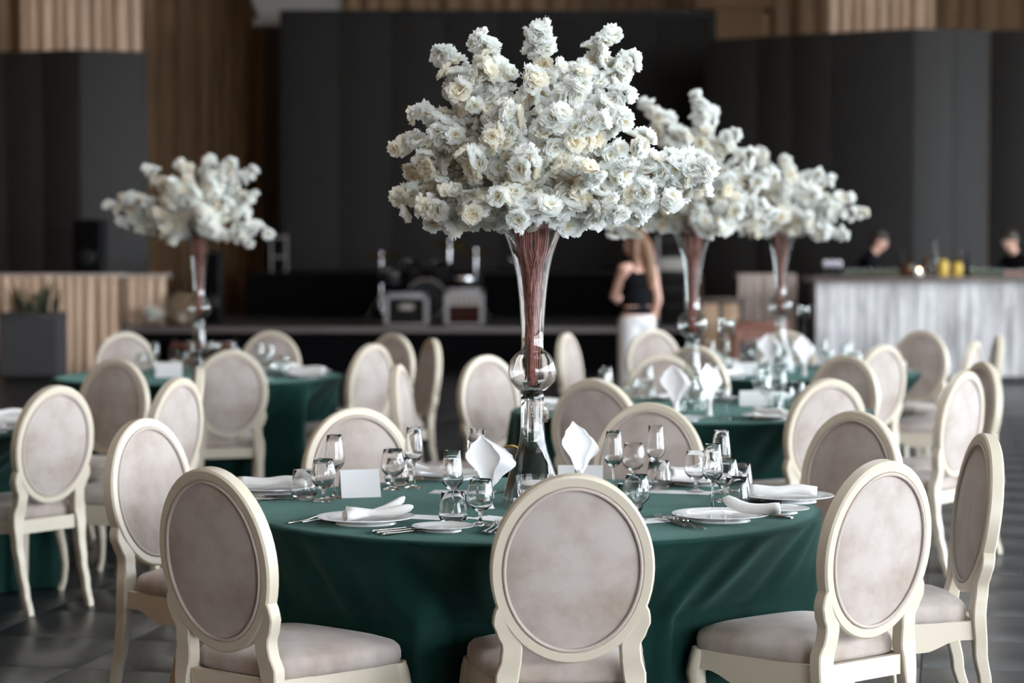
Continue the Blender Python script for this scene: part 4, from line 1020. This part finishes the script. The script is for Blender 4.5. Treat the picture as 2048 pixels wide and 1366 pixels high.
# drum kit
dk = empty('drum_kit', (-1.15, 30.4, ST_Z + .016)); tag(dk, 'dark drum kit with chrome rims behind the amplifiers', 'drum kit')
def drum(name, loc, r, h, tilt):
    mt = Matrix.Translation(loc) @ Matrix.Rotation(tilt, 4, 'X')
    o = MB().lathe([(0, 0), (r, 0), (r, h), (0, h)], 28).xf(mt).build(name, 'black_plastic', dk, 40)
    MB().lathe([(r - .01, h - .02), (r + .012, h - .02), (r + .012, h + .012), (r - .01, h + .012), (r - .01, h - .02)], 28).xf(mt).build('rim', 'chrome', o, 40)
drum('bass_drum', (0, 0.1, .28), .27, .36, PI / 2); drum('tom', (-.2, -.1, .56), .14, .2, .5); drum('tom', (.17, -.1, .56), .15, .2, .5); drum('snare', (-.48, -.05, .5), .17, .14, .15); drum('floor_tom', (.52, 0, .2), .2, .36, 0)
for (x, y, h, r) in ((-.62, .1, .86, .18), (.3, .25, 1.02, .22), (.66, .15, .9, .2)):
    o = MB().lathe([(0, .02), (.03, .018), (r, 0), (r, -.003), (.03, .012), (0, .013)], 28).xf(Matrix.Translation((x, y, h)) @ Matrix.Rotation(.25, 4, 'X')).build('cymbal', 'gold', dk, 40)
    MB().tube([(x, y, .1), (x, y, h + .05)], .010, 8).tube([(x, y, .35), (x + .2, y - .1, 0)], .008, 6).tube([(x, y, .35), (x - .2, y - .1, 0)], .008, 6).tube([(x, y, .35), (x, y + .22, 0)], .008, 6).build('stand', 'chrome', dk)
ms = empty('microphone_stand', (xs_(960, 29.4), 29.4, ST_Z + .005)); tag(ms, 'black microphone stand with slanting boom left of the front vase', 'microphone stand')
MB().tube([(0, 0, .02), (0, 0, 1.0)], .011, 8).build('pole', 'black_plastic', ms); MB().tube([(-.35, 0, 1.22), (.42, 0, .82)], .009, 8).build('boom', 'black_plastic', ms)
MB().tube([(.38, 0, .84), (.5, 0, .78)], [.018, .026], 10).build('microphone', 'chrome', ms); MB().lathe([(0, 0), (.14, 0), (.14, .015), (.02, .03), (0, .03)], 24).build('base', 'black_plastic', ms)
ks = empty('keyboard_stand', (xs_(560, 32.6), 32.5, 1.192)); tag(ks, 'pale metal stand on the riser right of the left bouquet', 'stand')
for z in (.22, .5): MB().box(-.12, .12, -.02, .02, z - .012, z + .012).build('rail', 'amp_trim', ks, 0)
for x in (-.11, .11): MB().box(x - .012, x + .012, -.02, .02, 0, .54).build('upright', 'amp_trim', ks, 0)
rk = empty('equipment_rack', (2.07, 29.0, ST_Z + .005)); tag(rk, 'black equipment rack on the stage right of the standing woman', 'rack')
MB().box(-.2, .2, 0, .4, 0, 1.14, .01).build('case', 'black_plastic', rk, 30)
for x in (-.19, .19): MB().box(x - .015, x + .015, -.012, 0, .0, 1.14).build('rail', 'amp_trim', rk, 0)
for k in range(5): MB().box(-.165, .165, -.008, 0, .06 + k * .21, .22 + k * .21, .004).build('unit', 'amp_front' if k != 3 else 'amp_plate', rk, 30)
fb = empty('flower_bowl', (xs_(306, 28.25), 28.25, ST_Z + .005)); tag(fb, 'small glass bowl of cream flowers on the stage at left', 'flower bowl')
MB().lathe([(0, 0), (.06, 0), (.11, .05), (.12, .1), (.10, .14), (.097, .14), (.116, .1), (.106, .052), (.056, .005), (0, .005)], 24).build('bowl', 'thin_glass', fb, 60)
rnd = random.Random(5)
for k in range(14):
    o = link('blossom', BLO[k % 5][0], fb); a = rnd.uniform(0, 6.28); q = rnd.uniform(0, .11); o.location = (q * math.cos(a), q * math.sin(a), .15 + rnd.uniform(-.03, .06)); o.scale = (.055,) * 3; o.rotation_euler = (rnd.uniform(-.6, .6), rnd.uniform(-.6, .6), a)
wl = empty('wicker_lantern', (xs_(366, 28.6), 28.45, ST_Z + .012)); tag(wl, 'round woven wicker lantern on the stage beside the flower bowl', 'lantern')
for k in range(12):
    a = PI * k / 12; MB().tube([(.19 * math.cos(t) * math.cos(a), .19 * math.cos(t) * math.sin(a), .205 + .2 * math.sin(t)) for t in [2 * PI * i / 28 for i in range(28)]], .008, 6, closed=True).build('hoop', 'wicker', wl, 180)
for zz in (.06, .14, .205, .27, .35):
    r = .19 * math.sqrt(max(.02, 1 - ((zz - .205) / .2) ** 2)); MB().tube([(r * math.cos(2 * PI * i / 28), r * math.sin(2 * PI * i / 28), zz) for i in range(28)], .008, 6, closed=True).build('band', 'wicker', wl, 180)
MB().lathe([(0, .008), (.05, .008), (.05, .15), (0, .16)], 20).build('candle', 'candle_wax', wl)
# wooden furniture left of the bar
wp = empty('panel_chair', (2.32, 25.0, 0)); tag(wp, 'dark framed wooden chair with tan panels before the taupe skirt', 'chair')
for x in (-.23, 0, .23): MB().box(x - .025, x + .025, -.02, .02, 0, .98, .004).build('post', 'dark_wood', wp, 30)
MB().box(-.27, .27, -.025, .025, .94, 1.0, .006).build('top_rail', 'dark_wood', wp, 30)
for x in (-.115, .115): MB().box(x - .09, x + .09, -.012, .012, .30, .93, .003).build('panel', 'tan_wood', wp, 30)
MB().box(-.25, .25, 0, .42, .42, .46, .01).build('seat', 'dark_wood', wp, 30)
for x in (-.22, .22): MB().box(x - .02, x + .02, .37, .41, 0, .42).build('leg', 'dark_wood', wp, 0)
tb = empty('side_table', (2.68, 24.3, 0)); tag(tb, 'small reddish wooden table behind the middle table candle', 'table')
MB().box(-.3, .3, -.22, .22, .70, .75, .006).build('table_top', 'red_wood', tb, 30); MB().box(-.27, .27, -.19, -.17, .56, .70).build('apron', 'red_wood', tb, 0)
for x in (-.27, .27):
    for y in (-.19, .19): MB().box(x - .025, x + .025, y - .025, y + .025, 0, .70, .004).build('leg', 'red_wood', tb, 30)
MB().box(-.24, .24, .1, .12, .12, .5).build('back_board', 'planter_grey', tb, 0)

# ------------------------------------------------------------------ on the bar
BT = 1.2205
def onbar(px, y=25.75): return (xs_(px, y), y, BT)
def bottle(px, y, prof, material, label, name='bottle', cat='bottle', group='bottles on the bar', cap=None):
    o = MB().lathe(prof, 20).build(name, material, None, 50); o.location = onbar(px, y); tag(o, label, cat, group)
    if cap: MB().lathe([(0, prof[-1][1]), (cap[0], prof[-1][1]), (cap[0], prof[-1][1] + cap[1]), (0, prof[-1][1] + cap[1])], 16).build('cap', 'black_plastic', o, 40)
    return o
jug = [(0, 0), (.055, 0), (.06, .01), (.06, .15), (.045, .18), (.035, .19), (0, .191)]
bot = [(0, 0), (.04, 0), (.043, .01), (.043, .17), (.03, .2), (.016, .23), (.015, .28), (0, .281)]
bottle(1819, 25.75, jug, 'amber_glass', 'amber jug standing left of the lit candle on the bar'); bottle(1803, 25.9, bot, 'black_plastic', 'dark bottle behind the amber jug on the bar', cap=(.016, .02))
bottle(1886, 25.75, jug, 'yellow_juice', 'pale yellow juice jug in the middle of the bar'); bottle(1914, 25.8, [(r, z * .85) for r, z in jug], 'yellow_juice', 'darker yellow juice jug, second one on the bar')
bottle(1868, 25.95, [(r * 1.1, z * 1.45) for r, z in bot], 'thin_glass', 'tall clear glass bottle behind the lit candle'); bottle(1852, 25.95, bot, 'amber_glass', 'small amber bottle behind the lit candle', cap=(.016, .02))
bottle(1917, 26.08, bot, 'amber_glass', 'amber bottle behind the juice jugs', cap=(.016, .02)); bottle(1936, 25.95, bot, 'black_plastic', 'black bottle at the end of the juice jugs', cap=(.016, .02))
vt = empty('votive_candle', onbar(1838, 25.66)); tag(vt, 'lit votive candle in a glass at the middle of the bar', 'candle')
MB().lathe([(0, 0), (.045, 0), (.05, .01), (.05, .09), (.047, .09), (.047, .012), (0, .012)], 20).build('glass_cup', 'thin_glass', vt, 50); MB().lathe([(0, .013), (.044, .013), (.044, .05), (0, .05)], 20).build('wax', 'candle_wax', vt, 50)
MB().lathe([(0, .052), (.008, .06), (.01, .07), (.005, .085), (0, .1)], 12).build('flame', 'flame', vt, 180)
def cocktail(px, y, liquid, label, group, k):
    r = empty('cocktail_glass', onbar(px, y)); tag(r, label, 'glass', group)
    MB().lathe([(0, 0), (.03, 0), (.034, .006), (.038, .085), (.0365, .085), (.033, .008), (0, .008)], 16).build('cup', 'thin_glass', r, 50)
    MB().lathe([(0, .009), (.031, .009), (.035, .06), (0, .06)], 16).build('drink', liquid, r, 50)
for i in range(13): cocktail(1692 + i * 8.3, 25.72 + .12 * (i % 2), 'lime_fruit', 'small glass with green garnish in the row left of the candle', 'green drinks left of the bar candle', i)
for i in range(9): cocktail(1946 + i * 7.2, 25.72 + .12 * (i % 2), 'lime_fruit', 'small glass with green garnish in the row right of the jugs', 'green drinks right of the bar jugs', i)
for i in range(3): cocktail(2014 + i * 14, 25.7, 'pink_juice', 'small glass of pink drink at the right end of the bar', 'pink drinks on the bar', i)
for i, px in enumerate((1651, 1664, 1677)):
    r = empty('dessert_glass', onbar(px, 25.72)); tag(r, 'stemmed glass with lilac cream at the left bar end, %s one' % ('left', 'middle', 'right')[i], 'glass', 'lilac dessert glasses')
    MB().lathe([(0, 0), (.03, 0), (.006, .008), (.005, .08), (.03, .10), (.04, .14), (.038, .14), (.028, .104), (0, .09)], 16).build('cup', 'thin_glass', r, 50)
    MB().lathe([(0, .105), (.028, .108), (.037, .138), (.035, .165), (.02, .185), (0, .19)], 16).build('cream', 'lilac_cream', r, 60)

# ------------------------------------------------------------------ people
def limb(mb, pts, rad, sc=(1, 1, 1)):
    for p, r in zip(pts, rad): mb.ball(p, r, 7)
    mb.tube(pts, rad, 12)
def fuse(mb, name, material, parent, voxel):
    o = mb.build(name, material, parent, 180)
    r = o.modifiers.new('fuse', 'REMESH'); r.mode = 'VOXEL'; r.voxel_size = voxel; r.use_smooth_shade = True
    s_ = o.modifiers.new('relax', 'SMOOTH'); s_.iterations = 4; s_.factor = .5
    return o
def head(mb, c, yaw=0, pitch=0):
    """head facing local +Y about centre c, added to a body mesh"""
    h = MB(); h.ball((0, 0, .02), .088, 12, (.86, 1.06, 1.16)); h.ball((0, .03, -.045), .062, 10, (.86, 1.0, 1.0)); h.ball((0, .058, -.078), .026, 8)
    h.tube([(0, .088, .022), (0, .106, -.018), (0, .098, -.028)], [.008, .014, .012], 8); h.ball((0, .104, -.020), .0125, 6)
    for s_ in (-1, 1): h.ball((s_ * .078, -.008, .0), .022, 6, (.35, .8, 1.35)); h.ball((s_ * .034, .082, .034), .016, 6, (1.3, .5, .55))
    h.ball((0, .092, -.052), .014, 6, (1.7, .6, .5)); h.ball((0, .09, -.063), .012, 6, (1.6, .6, .5))
    mt = Matrix.Translation(c) @ Matrix.Rotation(yaw, 4, 'Z') @ Matrix.Rotation(pitch, 4, 'X'); h.xf(mt); mb.add(h.v, h.f); return mt
def face_parts(mt, body):
    for s_ in (-1, 1):
        e = MB().ball((s_ * .033, .0855, .022), .0115, 6).xf(mt).build('eye', 'eye_white', body, 180); MB().ball((s_ * .033, .0935, .022), .006, 5).xf(mt).build('iris', 'eye_dark', e, 180) if False else None
        MB().tube([(s_ * .018, .094, .042), (s_ * .034, .095, .047), (s_ * .052, .086, .042)], .0035, 6).xf(mt).build('eyebrow', 'dark_hair', body, 180)
    MB().ball((0, .097, -.0575), .011, 6, (2.1, .5, .7)).xf(mt).build('lips', 'lip', body, 180)
def hand(mb, w, d, side, curl=.5):
    """palm from wrist w along d, five fingers"""
    d = Vector(d).normalized(); w = Vector(w); side = Vector(side).normalized(); n = d.cross(side)
    limb(mb, [w, w + d * .045, w + d * .085], [.026, .030, .028])
    for k, L in enumerate((.066, .078, .072, .058)):
        b = w + d * .085 + side * (-.027 + .018 * k); p1 = b + d * L * .5 + n * curl * .008; p2 = p1 + d * L * .5 + n * curl * .026
        limb(mb, [b - d * .02, p1, p2], [.0095, .009, .0075])
    b = w + d * .03 - side * .026; limb(mb, [b, b + d * .03 - side * .022, b + d * .058 - side * .028 + n * .01], [.012, .010, .0085])

# the woman by the stage: three-quarter back view, arm hanging
wx, wy = xs_(1274, 20.0), 20.0
wo = empty('person', (wx, wy, 0), math.radians(128) - PI / 2); tag(wo, 'person standing in black sleeveless top and white trousers, long brown hair', 'person')
b = MB()
for s_ in (-1, 1):
    limb(b, [(s_ * .085, 0, .92), (s_ * .09, .01, .5), (s_ * .085, -.01, .09)], [.088, .055, .038]); limb(b, [(s_ * .085, -.02, .05), (s_ * .09, .10, .035), (s_ * .09, .15, .028)], [.035, .033, .024])
b.ball((0, 0, .96), .15, 10, (1.08, .78, .9)); b.ball((0, .0, 1.12), .125, 10, (1, .72, 1.1)); b.ball((0, .005, 1.29), .145, 10, (1.08, .70, 1.0))
limb(b, [(0, -.01, 1.38), (0, 0, 1.47)], [.056, .05])
for s_ in (-1, 1): limb(b, [(s_ * .075, -.005, 1.385), (s_ * .165, -.01, 1.365)], [.05, .054])
limb(b, [(.168, -.01, 1.36), (.215, -.035, 1.09), (.20, .03, .86)], [.050, .040, .028]); hand(b, (.20, .032, .85), (-.02, .18, -1), (0, 1, .1))
limb(b, [(-.160, .0, 1.36), (-.155, .13, 1.12), (-.03, .27, 1.10)], [.050, .040, .028]); hand(b, (-.025, .275, 1.10), (.8, .5, .02), (0, 0, 1))
mt = head(b, (0, .015, 1.575), math.radians(35), -.12); body = fuse(b, 'body', 'skin', wo, .010); face_parts(mt, body)
c = MB(); c.ball((0, .0, 1.12), .135, 10, (1.02, .76, 1.15)); c.ball((0, .005, 1.27), .150, 10, (1.09, .74, .92)); c.ball((0, 0, .98), .150, 10, (1.08, .80, .62))
for s_ in (-1, 1): limb(c, [(s_ * .105, .02, 1.30), (s_ * .105, -.01, 1.42), (s_ * .10, -.05, 1.32)], [.03, .022, .03])
fuse(c, 'top', 'black_shirt', wo, .012)
c = MB(); c.ball((0, 0, .90), .168, 10, (1.08, .82, .62))
for s_ in (-1, 1): limb(c, [(s_ * .085, 0, .88), (s_ * .095, .01, .5), (s_ * .098, 0, .06)], [.108, .093, .098])
fuse(c, 'trousers', 'white_trousers', wo, .012)
h = MB(); h.ball((0, -.018, .045), .098, 12, (.92, 1.02, 1.1)); limb(h, [(0, -.07, 0), (.0, -.095, -.12), (.0, -.09, -.26), (0, -.085, -.38)], [.075, .07, .06, .03])
for s_ in (-1, 1): limb(h, [(s_ * .075, -.01, .03), (s_ * .085, .0, -.09), (s_ * .08, .02, -.24), (s_ * .07, .035, -.36)], [.032, .034, .03, .014])
h.xf(mt); fuse(h, 'hair', 'brown_hair', wo, .012)

def barkeeper(px, y, rz, lean, label, headyaw):
    r = empty('person', (xs_(px, y), y, 0), rz); tag(r, label, 'person', None); b = MB()
    for s_ in (-1, 1): limb(b, [(s_ * .1, -.05, .90), (s_ * .11, 0, .48), (s_ * .11, -.02, .08)], [.09, .06, .042]); limb(b, [(s_ * .11, -.02, .05), (s_ * .11, .12, .035)], [.04, .032])
    b.ball((0, -.05, .98), .16, 10, (1.05, .8, .9)); b.ball((0, lean * .4, 1.16), .15, 10, (1.05, .75, 1.1)); b.ball((0, lean * .8, 1.32), .17, 10, (1.15, .72, .9))
    nk = Vector((0, lean * 1.15, 1.44)); limb(b, [nk, nk + Vector((0, .03 + lean * .3, .09))], [.062, .056])
    for s_ in (-1, 1):
        limb(b, [(s_ * .09, lean, 1.40), (s_ * .195, lean, 1.38), (s_ * .24, lean + .06, 1.20), (s_ * .17, lean + .28, 1.16)], [.05, .058, .045, .032]); hand(b, (s_ * .168, lean + .285, 1.16), (-s_ * .35, .9, .05), (s_ * .2, .1, 1))
    mt = head(b, nk + Vector((0, .055 + lean * .35, .185)), headyaw, -.35); body = fuse(b, 'body', 'skin', r, .011); face_parts(mt, body)
    c = MB(); c.ball((0, -.04, .98), .17, 10, (1.05, .84, .9)); c.ball((0, lean * .4, 1.16), .165, 10, (1.05, .78, 1.1)); c.ball((0, lean * .8, 1.32), .185, 10, (1.15, .74, .86)); limb(c, [nk - Vector((0, 0, .03)), nk + Vector((0, .01, .03))], [.085, .070])
    for s_ in (-1, 1): limb(c, [(s_ * .09, lean, 1.40), (s_ * .197, lean, 1.38), (s_ * .243, lean + .06, 1.20), (s_ * .20, lean + .19, 1.165)], [.062, .072, .058, .048]); limb(c, [(s_ * .1, -.05, .90), (s_ * .11, 0, .48), (s_ * .11, -.02, .1)], [.10, .075, .062])
    fuse(c, 'clothes', 'black_shirt', r, .012)
    h = MB(); h.ball((0, -.012, .050), .094, 12, (.92, 1.08, 1.02)); h.ball((0, -.045, .0), .078, 10, (.98, .8, 1.1)); h.xf(mt); fuse(h, 'hair', 'dark_hair', r, .011)
barkeeper(1722, 26.75, math.radians(-100), .10, 'dark-haired person in black leaning over the bar, facing right', .0)
barkeeper(2046, 26.75, math.radians(120), .10, 'person in black behind the right end of the bar, facing left', .0)
